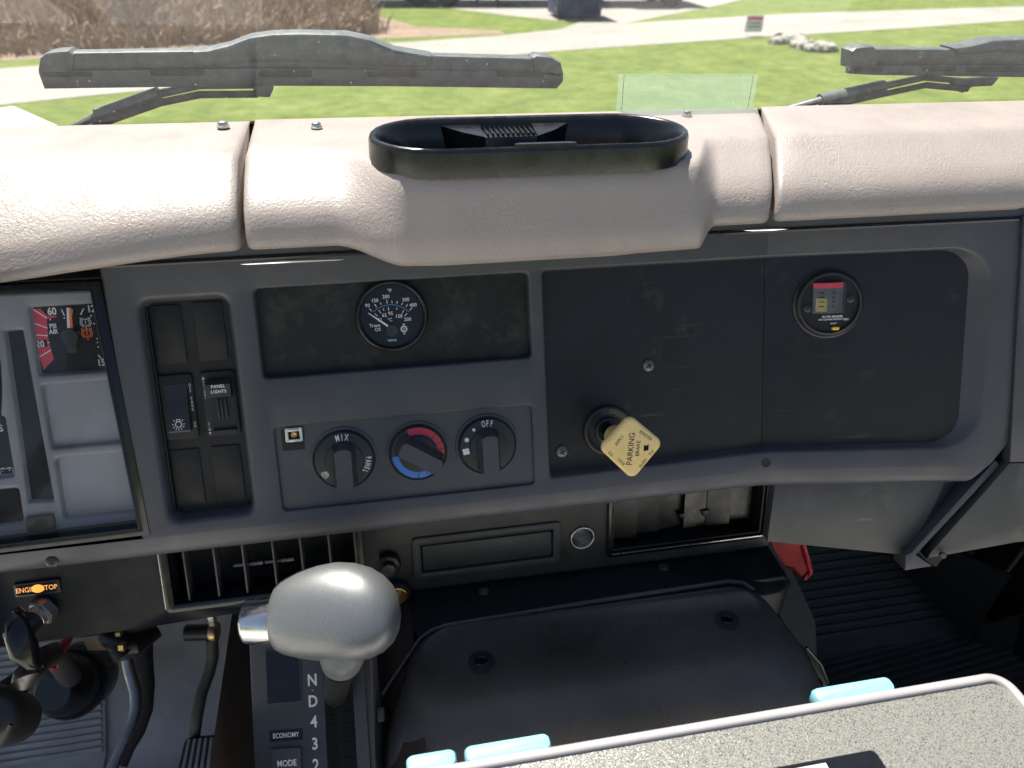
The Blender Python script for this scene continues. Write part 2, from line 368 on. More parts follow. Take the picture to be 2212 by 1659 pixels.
def thing(name, label, cat, fr=WORLD, o=(0, 0, 0), group=None):
    e = bpy.data.objects.new(name, None); COL.objects.link(e); o = tuple(o) + (0,) * (3 - len(o))
    e.empty_display_size = .02
    e['_k'] = fr.k; e['_o'] = [c * fr.k for c in o]
    e.matrix_world = fr.M @ Matrix.Translation([c * fr.k for c in o])
    e['label'] = label; e['category'] = cat
    if group: e['group'] = group
    ROOTS.append(e); return e
def tag(o, label, cat, group=None):
    o['label'] = label; o['category'] = cat
    if group: o['group'] = group
    return o
def struct(o): o['kind'] = 'structure'; return o
def screw(parent, c, r, n, m='screw', rot=20, h=None, part='screw'):
    h = h or r * .45
    a = MB().lathe([(r, n - .3), (r, n + h * .35), (r * .85, n + h * .75), (r * .5, n + h), (.01, n + h)], c, 20).build(part, m, parent)
    x = MB()
    for q in (0, 90): x.prism([(c[0] + cos(rad(rot + q)) * i * r * .55 - sin(rad(rot + q)) * j * r * .13, c[1] + sin(rad(rot + q)) * i * r * .55 + cos(rad(rot + q)) * j * r * .13) for i, j in ((-1, -1), (1, -1), (1, 1), (-1, 1))], n + h * .4, n + h + .06 + q * .0003)
    x.sub('cross_slot', 'dark', a); return a

# ------------------------------------------------------------ ground outside, seen through the windscreen
def ground_mat(name, build):
    m = bpy.data.materials.new(name); m.use_nodes = True; MATS[name] = m
    build(m.node_tree, m.node_tree.nodes['Principled BSDF']); return m
def two_noise(t, b, cols, s1, s2, rough=.9, bump=.02):
    tc = t.nodes.new('ShaderNodeTexCoord'); L = t.links
    def nz(s, d=6):
        n = t.nodes.new('ShaderNodeTexNoise'); n.inputs['Scale'].default_value = s; n.inputs['Detail'].default_value = d; n.inputs['Roughness'].default_value = .65
        L.new(tc.outputs['Object'], n.inputs['Vector']); return n.outputs[0]
    r = t.nodes.new('ShaderNodeValToRGB'); cr_ = r.color_ramp
    cr_.elements[0].position = .33; cr_.elements[0].color = (*cols[0], 1); cr_.elements[1].position = .68; cr_.elements[1].color = (*cols[-1], 1)
    for i, c in enumerate(cols[1:-1]):
        e = cr_.elements.new(.33 + .35 * (i + 1) / (len(cols) - 1)); e.color = (*c, 1)
    mx = t.nodes.new('ShaderNodeMix'); mx.inputs[0].default_value = .5; L.new(nz(s1), mx.inputs[2]); L.new(nz(s2), mx.inputs[3])
    L.new(mx.outputs[0], r.inputs[0]); L.new(r.outputs[0], b.inputs['Base Color'])
    b.inputs['Roughness'].default_value = rough; b.inputs['Specular IOR Level'].default_value = .2
    bp = t.nodes.new('ShaderNodeBump'); bp.inputs['Distance'].default_value = bump; L.new(nz(s2 * 2), bp.inputs['Height']); L.new(bp.outputs[0], b.inputs['Normal'])
ground_mat('grass', lambda t, b: two_noise(t, b, [(.055, .085, .012), (.09, .125, .020), (.13, .165, .035), (.22, .215, .08)], 1.1, 3.6, bump=.05))
ground_mat('gravel', lambda t, b: two_noise(t, b, [(.20, .185, .165), (.28, .26, .235), (.34, .32, .295)], .5, 9, bump=.02))
ground_mat('concrete', lambda t, b: two_noise(t, b, [(.55, .53, .5), (.62, .6, .57), (.66, .64, .6)], .6, 9, bump=.004))
ground_mat('dry_grass', lambda t, b: two_noise(t, b, [(.16, .11, .08), (.26, .19, .14), (.36, .29, .22)], 1.2, 9, bump=.05))
ground_mat('straw', lambda t, b: two_noise(t, b, [(.20, .14, .10), (.38, .28, .20), (.58, .46, .34)], 3, 20, bump=.01))
ground_mat('bark', lambda t, b: two_noise(t, b, [(.06, .05, .045), (.12, .10, .09)], 4, 20, bump=.02))
ground_mat('stone', lambda t, b: two_noise(t, b, [(.26, .24, .21), (.44, .42, .38)], 4, 14, bump=.02))
ground_mat('dumpster_blue', lambda t, b: two_noise(t, b, [(.012, .03, .085), (.025, .055, .14)], 1.5, 9, rough=.5, bump=.005))
ground_mat('tyre', lambda t, b: two_noise(t, b, [(.012, .014, .02), (.03, .03, .04)], 5, 20, bump=.01))
ground_mat('bright_blue', lambda t, b: two_noise(t, b, [(.02, .10, .22), (.03, .16, .3)], 5, 20, rough=.4, bump=.002))
ground_mat('rust_steel', lambda t, b: two_noise(t, b, [(.05, .045, .045), (.12, .10, .09)], 5, 20, rough=.6, bump=.005))
def flat(name, pts, z, m, sub_=0):
    o = MB().prism([(p[0], p[1]) for p in pts], z - .3, z, back=False).build(name, m); return struct(o)
gr = MB().grid(lambda a, b: (-300 + 600 * a, -300 + 620 * b, 0), 2, 2).build('ground', 'grass'); struct(gr)
def ribbon(name, lo, hi, z, m):
    """road between two edges, given as matching point lists"""
    mb = MB(); n = len(lo); vs = [(p[0], p[1], z) for p in lo] + [(p[0], p[1], z) for p in hi]
    mb.add(vs, [(i, i + 1, n + i + 1, n + i) for i in range(n - 1)]); return struct(mb.build(name, m))
ribbon('gravel_road',
       [(-22, 7.5), (-4.9654, 12.6056, 0.0000), (-3.8700, 13.1602, 0.0000), (-2.4938, 13.7721, 0.0000), (-0.4648, 14.6428, 0.0000), (1.7717, 15.6903, 0.0000), (4.3886, 16.8383, 0.0000), (7.1280, 17.6992, -0.0000), (9.8119, 18.5662, 0.0000), (14.4249, 19.8537, 0.0000), (19.4841, 21.4409, 0.0000), (36, 30), (60, 45)],
       [(-24, 10), (-5.9334, 15.5268, 0.0000), (-4.6175, 16.2151, 0.0000), (-2.9370, 16.8189, 0.0000), (-0.5018, 17.5238, 0.0000), (1.1530, 18.1214, 0.0000), (3.2150, 18.9131, -0.0000), (5.1218, 19.9815, 0.0000), (6.9718, 20.9453, 0.0000), (12.7783, 23.0302, 0.0000), (22.5041, 24.9666, 0.0000), (42, 37), (66, 55)], .008, 'gravel')
lot = [(5.1418, 20.0617, 0.0000), (7.0628, 21.0325, 0.0000), (11.2601, 24.9085, 0.0000), (17, 31), (26, 60), (-6, 60), (-1.4239, 26.2734, 0.0000), (2.0773, 25.3341, 0.0000), (4.4758, 22.5930, 0.0000), (5.9321, 21.2391, 0.0000)]
struct(MB().add([(p[0], p[1], .004) for p in lot], [tuple(range(len(lot)))]).build('gravel_yard', 'gravel'))
struct(MB().add([(p[0], p[1], .012) for p in [(-4.7516, 12.4670, 0.0000), (-4.4153, 12.0364, 0.0000), (-3.5186, 10.8303, 0.0000), (-2.2, 8.2), (-2.0, 4.5), (7, 3.5), (9, -12), (-18, -12), (-16, 9.5), (-5.9920, 11.5747, 0.0000)]], [tuple(range(10))]).build('concrete_pavement', 'concrete'))  # carried on unseen behind the truck to bounce light up into the cab
struct(MB().add([(p[0], p[1], .005) for p in [(-6.5929, 16.1579, 0.0000), (-4.7668, 16.8252, 0.0000), (-3.0510, 17.6024, 0.0000), (-1.0871, 18.2293, 0.0000), (1.0981, 18.7914, 0.0000), (3.6035, 19.2620, 0.0000), (3.6032, 19.8727, 0.0000), (1.6649, 20.5742, 0.0000), (0.6439, 23.1335, 0.0000), (-1.3833, 25.3033, 0.0000), (-10, 60), (-60, 60), (-30, 20)]], [tuple(range(13))]).build('dry_verge', 'dry_grass'))

# dry reeds and brush on the far verge: nobody could count the stalks
def brush():
    rs = random.Random(3); mb = MB()
    base = [(-7.0434, 16.5677, 0.0000), (-4.8722, 17.2557, 0.0000), (-3.1029, 17.9589, 0.0000), (-1.0979, 18.4870, 0.0000), (0.5126, 19.5266, 0.0000)]
    for i in range(9000):
        t = rs.random() * 3.999; k = int(t); f = t - k
        x = base[k][0] * (1 - f) + base[k + 1][0] * f; y = base[k][1] * (1 - f) + base[k + 1][1] * f
        d = rs.random() ** 1.3 * 9 * min(1, .25 + (1 - t / 4)); x += rs.gauss(0, .25) - d * .15; y += d
        h = (.35 + .9 * rs.random()) * (.45 + .55 * min(1, d / 2.0)); lx, ly = rs.gauss(0, .28) * h, rs.gauss(0, .28) * h; w_ = rs.uniform(.012, .03); a = rs.random() * pi
        dx, dy = cos(a) * w_, sin(a) * w_
        mb.add([(x - dx, y - dy, 0), (x + dx, y + dy, 0), (x + lx * .5 + dx * .7, y + ly * .5 + dy * .7, h * .62), (x + lx * .5 - dx * .7, y + ly * .5 - dy * .7, h * .62), (x + lx * 1.3, y + ly * 1.3, h)],
               [(0, 1, 2, 3), (3, 2, 4)])
        if rs.random() < .35:
            a2 = rs.random() * 6.28; l2 = rs.uniform(.15, .4)
            mb.add([(x + lx * .5, y + ly * .5, h * .55), (x + lx * .5 + cos(a2) * l2, y + ly * .5 + sin(a2) * l2, h * .55 + l2 * .4), (x + lx * .5 + cos(a2) * l2 * .9, y + ly * .5 + sin(a2) * l2, h * .55 + l2 * .3)], [(0, 1, 2)])
    o = mb.build('dry_brush', 'straw'); o['kind'] = 'stuff'; tag(o, 'tangle of dry brown reeds and brush beyond the road', 'brush')
brush()
def bare_tree(x, y, h, r, label, seed):
    rs = random.Random(seed); t = thing('bare_tree', label, 'tree', o=(x, y, 0), group='bare trees behind the brush')
    path = [(x + rs.gauss(0, .03) * i, y + rs.gauss(0, .03) * i, h * i / 6) for i in range(7)]
    MB().tube(path, [r * (1 - i / 7.5) for i in range(7)], 8).build('trunk', 'bark', t)
    c = MB()
    for i in range(60):
        k = rs.uniform(1.5, 5.9); p = Vector(path[int(k)]).lerp(Vector(path[min(6, int(k) + 1)]), k % 1)
        a = rs.random() * 6.28; l = rs.uniform(.4, 1.3) * (1.2 - k / 8); d = Vector((cos(a) * l, sin(a) * l, l * rs.uniform(.3, .9)))
        m_ = p + d * .5 + Vector((0, 0, .05)); c.tube([p, m_, p + d], [r * .25, r * .16, r * .04], 4)
        for _ in range(3):
            d2 = Vector((rs.gauss(0, .25), rs.gauss(0, .25), rs.uniform(.1, .5))) * l; q = p + d * rs.uniform(.4, 1); c.tube([q, q + d2], [r * .1, r * .03], 3)
    c.build('crown', 'bark', t)
p = (-4.9820, 20.6105, 0.0000); bare_tree(p[0], p[1], 6.5, .07, 'slim bare tree trunk rising from the brown brush, the taller one', 1)
p = (-7.8734, 22.3047, 0.0000); bare_tree(p[0], p[1], 5.0, .05, 'thin bare sapling at the far left edge of the brush', 2)
p = (-3.1722, 22.2286, -0.0000); bare_tree(p[0], p[1], 4.2, .04, 'thin bare sapling in the brush above the long wiper', 5)

# dumpster with a dark blue steel body
def dumpster():
    a, b = (5.5184, 22.0879, 0.0000), (6.6390, 21.5922, 0.0000); t = thing('dumpster', 'dark blue steel dumpster standing at the end of the gravel yard', 'dumpster', o=(a[0], a[1], 0))
    W_ = 1.22; x0, y0 = a[0], a[1] - .15
    body = MB().loft([rpoly3(rect(x0, y0, x0 + W_, y0 + 1.1), .02, .08), rpoly3(rect(x0 - .05, y0 - .12, x0 + W_ + .05, y0 + 1.15), .02, 1.2)], cap0=True).build('body', 'dumpster_blue', t)
    for i in range(3): MB().box((x0 + .1 + i * .51, y0 - .085, .62), (.07, .05, 1.0), .008).sub('rib', 'dumpster_blue', body)
    MB().box((x0 + W_ / 2, y0 + .5, 1.23), (W_ + .14, 1.36, .05), .01).build('lid', 'tyre', t)
    for sx in (0, 1): MB().box((x0 - .09 + sx * (W_ + .18), y0 + .4, .75), (.08, .7, .16), .01).build('lift_pocket', 'rust_steel', t)
    for sx in (.15, W_ - .15):
        for sy in (.1, .95): MB().lathe([(.06, -.02), (.07, 0), (.06, .02)], (0, 0), 12, True).move(Matrix.Translation((x0 + sx, y0 + sy, .07)) @ Matrix.Rotation(pi / 2, 4, 'Y')).build('caster', 'tyre', t)
def rpoly3(p, r, z): return [(a, b, z) for a, b in rpoly(p, r, 3)]
dumpster()
def wheel(parent, c, r, w_, rim='rust_steel'):
    M = Matrix.Translation(c) @ Matrix.Rotation(pi / 2, 4, 'X')
    a = MB().lathe([(r * .55, -w_ / 2), (r * .9, -w_ / 2), (r, -w_ * .35), (r, w_ * .35), (r * .9, w_ / 2), (r * .55, w_ / 2)], (0, 0), 24, False, False).move(M).build('wheel', 'tyre', parent)
    MB().lathe([(r * .56, -w_ * .4), (r * .5, -w_ * .2), (r * .2, -w_ * .15), (r * .18, w_ * .1), (r * .5, w_ * .2), (r * .56, w_ * .4)], (0, 0), 20, True, True).move(M).sub('rim', rim, a)
def trailer():
    a = (2.1035, 24.8611, 0.0000); t = thing('flatbed_trailer', 'long flatbed trailer with twin axles parked behind the grass strip', 'trailer', o=(a[0], a[1] + .1, 0)); x, y = a[0], a[1] + .1
    for dx in (0, .86): wheel(t, (x + dx, y, .4), .4, .24); wheel(t, (x + dx, y + 1.9, .4), .4, .24)
    MB().box((x + 1.2, y + .95, .95), (6.2, 2.3, .14), .02).build('deck', 'rust_steel', t)
    for dy in (.35, 1.55): MB().box((x + 1.0, y + dy, .78), (5.6, .12, .2), .01).build('frame_rail', 'rust_steel', t)
    for dx in (1.72, 2.32): MB().box((x + dx, y - .1, .44), (.07, .07, .88), .005).build('support_leg', 'rust_steel', t)
    MB().box((x + 2.0, y - .1, .06), (1.9, .1, .06), .005).build('ground_rail', 'rust_steel', t)
trailer()
def parked():
    a = (9.7316, 24.9006, 0.0000); t = thing('parked_truck', 'dark blue truck parked far off beside the gravel yard', 'truck', o=(a[0], a[1], 0)); x, y = a[0], a[1]
    for dx in (0, 2.6):
        wheel(t, (x + .1 - dx, y, .42), .42, .26); wheel(t, (x + .1 - dx, y + 1.7, .42), .42, .26)
    P = [(-3.6, .45), (1.0, .45), (1.05, 1.0), (.9, 1.15), (.1, 1.25), (-.35, 1.85), (-1.5, 1.9), (-1.55, 1.2), (-3.6, 1.2)]
    b = MB().loft([[(x + p, y - .1, q) for p, q in P], [(x + p, y + 1.85, q) for p, q in P]], cap0=True).build('body', 'dumpster_blue', t)
    MB().add([(x - .1, y - .12, 1.3), (x - .42, y - .12, 1.78), (x - 1.4, y - .12, 1.8), (x - 1.4, y - .12, 1.3)], [(0, 1, 2, 3)]).sub('side_window', 'gloss_black', b)
    MB().box((x + 1.08, y + .85, .5), (.1, 1.9, .18), .02).build('bumper', 'rust_steel', t)
parked()
def barrel():
    a = (-0.8785, 24.8457, 0.0000); t = thing('plastic_drum', 'bright blue drum standing behind the brown brush', 'drum', o=(a[0], a[1], 0))
    MB().lathe([(.26, 0), (.29, .03), (.29, .28), (.3, .3), (.29, .32), (.29, .58), (.3, .6), (.29, .62), (.29, .86), (.27, .9), (.01, .9)], (a[0], a[1]), 24, True).build('drum_body', 'bright_blue', t)
    MB().lathe([(.04, .9), (.04, .92), (.01, .92)], (a[0] + .15, a[1]), 12).build('bung', 'white', t)
barrel()
def sign():
    a = (9.3302, 18.6610, 0.0000); b = (9.7798, 18.7939, 0.0000); t = thing('yard_sign', 'small white and red sign on thin wire legs at the road edge', 'sign', o=((a[0] + b[0]) / 2, a[1], 0))
    W_ = b[0] - a[0]; x, y = a[0], a[1]; s_ = MB().box((x + W_ / 2, y, .28), (W_, .012, .36), .002).build('panel', 'white', t)
    MB().box((x + W_ / 2, y - .008, .40), (W_ * .86, .004, .09)).sub('red_band', 'red', s_)
    for i in range(2): MB().box((x + W_ / 2, y - .008, .30 - i * .08), (W_ * .7, .004, .03)).sub('print_line', 'screw', s_)
    for q in (.2, .8): MB().tube([(x + W_ * q, y + .008, 0), (x + W_ * q, y + .008, .3)], .004, 6).build('wire_leg', 'steel', t)
sign()
rs = random.Random(11)
for i in range(34):
    f = rs.random(); c = Vector((10.3147, 18.1041, 0.0000)).lerp(Vector((10.2160, 16.1425, 0.0000)), f); c += Vector((rs.gauss(0, .22), rs.gauss(0, .16), 0)); r = rs.uniform(.07, .19)
    o = bpy.data.meshes.new('rock'); bm = bmesh.new(); bmesh.ops.create_icosphere(bm, subdivisions=2, radius=r)
    for v in bm.verts: v.co *= 1 + rs.uniform(-.22, .22); v.co.z *= .7
    bm.to_mesh(o); bm.free(); o.materials.append(MATS['stone']); ob = bpy.data.objects.new('rock', o); COL.objects.link(ob); ob.location = (c.x, c.y, r * .4)
    tag(ob, 'pale broken rock in the pile on the grass beside the culvert', 'rock', 'rocks heaped on the grass')

# ------------------------------------------------------------ windscreen and wipers
TILT = -.28                                    # glass leans back towards the seats with height
def gl(x, z, off=0): return (x, .705 + (z - 2.43) * TILT + off, z)
t = thing('windshield', 'flat glass windshield with dust specks above the dash', 'windshield', o=(0, .7, 2.4))
MB().grid(lambda a, b: gl(-1.05 + 2.3 * a, 2.36 + .75 * b), 2, 2).build('glass', 'windshield_glass', t)
MB().tube([gl(-1.06, 2.36), gl(1.26, 2.36)], .012, 8).build('rubber_seal', 'rubber', t)
d = thing('windshield_rectangle', 'pale see-through rectangular film at the bottom of the windshield', 'rectangle', o=(.36, .7, 2.45))  # pale see-through rectangle with an inner border line, just inside the glass
q = [(0.2362, 0.6940, 2.4390), (0.3711, 0.6940, 2.4372), (0.3659, 0.6840, 2.4721), (0.2321, 0.6840, 2.4743)]
q = [gl(p[0], p[2], -.003) for p in q]
MB().add(q, [(0, 1, 2, 3)]).build('film', 'pale_film', d)
def film_line(f, w_):
    c = sum((Vector(p) for p in q), Vector()) / 4; mb = MB()
    o_ = [c + (Vector(p) - c) * f for p in q]; i_ = [c + (Vector(p) - c) * (f - w_) for p in q]
    for k in range(4):
        mb.add([(a.x, a.y - .0006, a.z) for a in (o_[k], o_[(k + 1) % 4], i_[(k + 1) % 4], i_[k])], [(0, 1, 2, 3)])
    return mb
film_line(.93, .006).build('border_line', 'wiper', d)
YW = .765
def wiper(name, label, X, n_slots, pts_top, z_bot, saddle, caps, arm, tail, slots, ext, conn):
    """X maps sketch x to metres; outlines are (x, z) in metres on the plane Y = YW"""
    t = thing(name, label, 'wiper', o=(X, YW, 2.45), group='windshield wipers')
    def solid(out, y0, y1, bev):
        if area(out) < 0: out = out[::-1]
        L = lambda dd, y: [(a, y, b) for a, b in inset(out, dd)]
        return MB().loft([L(0, y1), L(0, y0 + bev * 1.4), L(bev * .35, y0 + bev * .4), L(bev, y0)], cap0=True)
    solid(pts_top, YW - .006, YW + .010, .0025).build('spoiler', 'wiper', t)
    solid(saddle, YW - .0095, YW + .013, .004).build('saddle_cover', 'wiper', t)
    for c in caps: solid(c, YW - .0085, YW + .012, .0025).build('end_cap', 'wiper', t)
    rb = solid(z_bot, YW - .0085, YW - .0015, .001).build('rubber_blade', 'wiper', t)
    for s_ in slots: solid(rpoly(s_, .0015, 3), YW - .0092, YW - .0086, .0001).sub('slot', 'wiper_slot', rb)
    MB().tube(arm, [.0052, .0052, .0052, .0045, .0042][:len(arm)] if len(arm) <= 5 else .005, 10, flat=.7).build('arm', 'wiper', t)
    MB().tube([(x, y - .006, z - .0065) for x, y, z in arm], .0032, 8).build('washer_hose', 'rubber', t)
    a0, a1 = Vector(tail[0]), Vector(tail[1])
    MB().tube([a0, a1], .0078, 10, flat=.8).build('arm_sleeve', 'wiper', t)
    solid(conn, YW - .006, YW + .004, .0015).build('clip', 'wiper', t)
xz = lambda p: (p[0], p[2])
P = lambda *a: [xz(p) for p in a]
YA = [(-0.2559, 0.7650, 2.4210), (-0.2254, 0.7650, 2.4319), (-0.1691, 0.7650, 2.4496), (-0.1345, 0.7650, 2.4559), (-0.0847, 0.7650, 2.4555)]
YA[0] = (YA[0][0] - .03, .80, YA[0][2] - .02)
wiper('windshield_wiper', 'long grey wiper blade resting above the driver side of the dash', YA[0][0], 5,
      P((-0.2342, 0.7650, 2.4853), (-0.1338, 0.7650, 2.4859), (0.0747, 0.7650, 2.4802), (0.1702, 0.7650, 2.4768), (0.1885, 0.7650, 2.4733), (0.1891, 0.7650, 2.4602), (-0.0644, 0.7650, 2.4706), (-0.2380, 0.7650, 2.4708)),
      P((-0.2607, 0.7650, 2.4711), (-0.0843, 0.7650, 2.4712), (0.1995, 0.7650, 2.4643), (0.1995, 0.7650, 2.4558), (0.1938, 0.7650, 2.4493), (0.0381, 0.7650, 2.4539), (-0.0886, 0.7650, 2.4564), (-0.2596, 0.7650, 2.4568)),
      P((-0.1343, 0.7650, 2.4863), (-0.1210, 0.7650, 2.4869), (-0.1029, 0.7650, 2.4909), (-0.0843, 0.7650, 2.4972), (-0.0643, 0.7650, 2.4997), (-0.0405, 0.7650, 2.5001), (-0.0003, 0.7650, 2.4990), (0.0198, 0.7650, 2.4947), (0.0421, 0.7650, 2.4860), (0.0748, 0.7650, 2.4806), (0.0746, 0.7650, 2.4689), (0.0180, 0.7650, 2.4708), (-0.0394, 0.7650, 2.4758), (-0.0837, 0.7650, 2.4751), (-0.1139, 0.7650, 2.4724), (-0.1360, 0.7650, 2.4711)),
      [P((-0.2611, 0.7650, 2.4711), (-0.2568, 0.7650, 2.4813), (-0.2516, 0.7650, 2.4850), (-0.2448, 0.7650, 2.4865), (-0.2328, 0.7650, 2.4873), (-0.2289, 0.7650, 2.4834), (-0.2340, 0.7650, 2.4678), (-0.2610, 0.7650, 2.4674)),
       P((0.1701, 0.7650, 2.4678), (0.1684, 0.7650, 2.4775), (0.1724, 0.7650, 2.4797), (0.1873, 0.7650, 2.4779), (0.1967, 0.7650, 2.4728), (0.1998, 0.7650, 2.4632), (0.1989, 0.7650, 2.4580), (0.1708, 0.7650, 2.4619))],
      YA, (YA[1], YA[2]),
      [P((-0.2584, 0.7650, 2.4702), (-0.2169, 0.7650, 2.4700), (-0.2187, 0.7650, 2.4663), (-0.2586, 0.7650, 2.4664)), P((-0.1712, 0.7650, 2.4713), (-0.1254, 0.7650, 2.4713), (-0.1272, 0.7650, 2.4660), (-0.1714, 0.7650, 2.4662)), P((-0.0805, 0.7650, 2.4702), (-0.0340, 0.7650, 2.4693), (-0.0351, 0.7650, 2.4633), (-0.0806, 0.7650, 2.4641)), P((0.0140, 0.7650, 2.4679), (0.0603, 0.7650, 2.4671), (0.0590, 0.7650, 2.4620), (0.0144, 0.7650, 2.4626)), P((0.1347, 0.7650, 2.4665), (0.1807, 0.7650, 2.4643), (0.1800, 0.7650, 2.4601), (0.1352, 0.7650, 2.4612))],
      None, P((-0.0877, 0.7650, 2.4571), (-0.0695, 0.7650, 2.4565), (-0.0711, 0.7650, 2.4513), (-0.0747, 0.7650, 2.4457), (-0.0861, 0.7650, 2.4463), (-0.0882, 0.7650, 2.4508)))
YB = [(0.4481, 0.7650, 2.4239), (0.4807, 0.7650, 2.4316), (0.5511, 0.7650, 2.4443), (0.5965, 0.7650, 2.4522), (0.6485, 0.7650, 2.4475)]
YB[0] = (YB[0][0] - .03, .80, YB[0][2] - .02)
wiper('windshield_wiper', 'wiper blade at the right edge, cut off by the frame', YB[0][0], 5,
      P((0.5223, 0.7650, 2.4822), (0.6166, 0.7650, 2.4810), (0.8212, 0.7650, 2.4777), (1.1778, 0.7650, 2.4721), (1.1878, 0.7650, 2.4593), (0.7987, 0.7650, 2.4630), (0.5270, 0.7650, 2.4661)),
      P((0.5010, 0.7650, 2.4649), (0.5322, 0.7650, 2.4665), (0.7686, 0.7650, 2.4638), (1.1962, 0.7650, 2.4574), (1.2071, 0.7650, 2.4434), (0.7450, 0.7650, 2.4513), (0.5270, 0.7650, 2.4571), (0.5016, 0.7650, 2.4588)),
      P((0.6138, 0.7650, 2.4828), (0.6344, 0.7650, 2.4849), (0.6599, 0.7650, 2.4903), (0.7021, 0.7650, 2.4912), (0.7624, 0.7650, 2.4894), (0.8182, 0.7650, 2.4835), (0.8821, 0.7650, 2.4769), (0.8891, 0.7650, 2.4644), (0.7350, 0.7650, 2.4735), (0.6707, 0.7650, 2.4773), (0.6218, 0.7650, 2.4742)),
      [P((0.5028, 0.7650, 2.4637), (0.4993, 0.7650, 2.4804), (0.5036, 0.7650, 2.4836), (0.5228, 0.7650, 2.4848), (0.5285, 0.7650, 2.4808), (0.5323, 0.7650, 2.4629))],
      YB, (YB[1], YB[2]),
      [P((0.5047, 0.7650, 2.4655), (0.5394, 0.7650, 2.4651), (0.5394, 0.7650, 2.4606), (0.5068, 0.7650, 2.4610)), P((0.5826, 0.7650, 2.4650), (0.6254, 0.7650, 2.4645), (0.6261, 0.7650, 2.4595), (0.5856, 0.7650, 2.4600)), P((0.6337, 0.7650, 2.4644), (0.7134, 0.7650, 2.4635), (0.7149, 0.7650, 2.4574), (0.6375, 0.7650, 2.4589))],
      None, P((0.6295, 0.7650, 2.4494), (0.6839, 0.7650, 2.4517), (0.6787, 0.7650, 2.4432), (0.6546, 0.7650, 2.4426), (0.6455, 0.7650, 2.4366), (0.6361, 0.7650, 2.4391)))

# ------------------------------------------------------------ padded dash top in three sections
def sm(a, b, x): x = max(0, min(1, (x - a) / (b - a))); return x * x * (3 - 2 * x)
def arcprof(yc, yf, zt, zb, ybot, kz=.027):
    """far edge, flat top, round crest, front face, tucked underside"""
    pr = [(.700, zt), (.692, zt + .001)] + [(.692 - (.692 - yc) * k / 17, zt + .001 - .002 * k / 17) for k in range(1, 18)]
    p2, K_ = (yc - .014, zt - .0065), (yf + .010, zb + kz)
    pr += [(yc - .007, zt - .0028), p2] + [(p2[0] + (K_[0] - p2[0]) * f, p2[1] + (K_[1] - p2[1]) * f + .0012 * sin(pi * f)) for f in (.33, .66, 1)]
    pr += [(yf + .0045, zb + kz - .007), (yf + .0014, zb + kz - .014), (yf, zb + .008)]
    pr += [(ybot, zb + .004), (ybot + .0025, zb), (ybot + .008, zb - .001), (.61, zb - .004)]
    return pr
ZT = 2.440
def in_well(x, y):
    dx = max(0, abs(x - .1305) - .071); return math.hypot(dx / 1.06, y - .5785) < .0475 - .0065
def pad_section(name, label, x_fn, prof_fn, nx, m, well=False):
    t = thing(name, label, 'dash pad', o=(0, .62, 2.40), group='dash top pads')
    mb = MB(); loops = []
    # rounded ends: the last few millimetres shrink towards the core
    S = [0, .0006, .002, .004] ; st = [(i / nx) for i in range(nx + 1)]
    def at(s, shrink):
        pr = prof_fn(s); cy, cz = .62, 2.405; n_ = len(pr); out = []
        for k, (y, z) in enumerate(pr):
            v = Vector((cy - y, cz - z)); l = v.length
            if k in (0, n_ - 1): f = 0
            else: f = shrink / max(l, 1e-6)
            y2, z2 = y + v.x * f, z + v.y * f
            x2 = x_fn(s, y2)
            if well and k < 19 and in_well(x2, y2): z2 -= .075
            out.append((x2, y2, z2))
        return out
    W_ = abs(x_fn(1, .6) - x_fn(0, .6))
    ends = [(0, .0045), (.0010 / W_, .0026), (.0025 / W_, .0011), (.005 / W_, 0)]
    seq = ends + [(s, 0) for s in st if .012 / W_ < s < 1 - .012 / W_] + [(1 - a, b) for a, b in ends[::-1]]
    loops = [at(s, b) for s, b in seq]
    mb.loft(loops, cap0=True, cap1=True, closed=True).build('padding', m, t, sharp=60)
    return t
def left_prof(s):
    x = -.62 + s * (.62 - .0875); b = sm(-.08, -.30, x)
    return arcprof(.606 - .010 * b, .541 - .020 * b, ZT - .001, 2.386 - .009 * b, .540 - .020 * b, .027 - .004 * b)
pl_ = pad_section('dash_pad', 'cream padded dash section over the instruments, bleached by the sun', lambda s, y: -.62 + s * (.62 - .0875), left_prof, 30, 'tan')
def XG(y): return .3185 + (y - .535) * .36
def mid_prof(s):
    x = -.083 + s * (XG(.528) - .002 + .083)
    bt = sm(-.022, .032, x) * (1 - sm(.246, .262, x)); bb = sm(-.024, .030, x) * (1 - sm(.254, .268, x))
    A = arcprof(.606, .541, ZT, 2.386, .540)
    yb = .516 + .003 * abs((x - .12) / .12) ** 2
    yt = .534 + .006 * sm(.18, .245, x) + .006 * sm(.06, 0, x)
    Bp = [(.700, ZT), (.692, ZT + .001)] + [(.692 - (.692 - yt - .012) * k / 17, ZT + .001 - .002 * k / 17) for k in range(1, 18)] + [(yt + .006, ZT - .0015), (yt + .002, ZT - .003), (yt - .002, ZT - .0065)]
    for k in range(1, 6): f = k / 6; Bp.append((yt - .003 + (yb - yt + .003) * f, ZT - .009 - (ZT - .009 - 2.388) * f))
    Bp += [(yb, 2.381), (yb + .003, 2.376), (yb + .010, 2.374), (.61, 2.378)]
    out = []
    for k, (a, b) in enumerate(zip(A, Bp)):
        f = bt + (bb - bt) * min(1, max(0, (k - 18) / 8)); out.append((a[0] + (b[0] - a[0]) * f, a[1] + (b[1] - a[1]) * f))
    return out
pm_ = pad_section('dash_pad', 'cream centre dash section bulging forward under the cup holder', lambda s, y: -.083 + s * (XG(y) - .002 + .083), mid_prof, 150, 'tan', well=True)
def right_prof(s): return arcprof(.606, .541, ZT + .001, 2.387, .540)
def xr(s, y): return XG(y) + .002 + s * (.62)
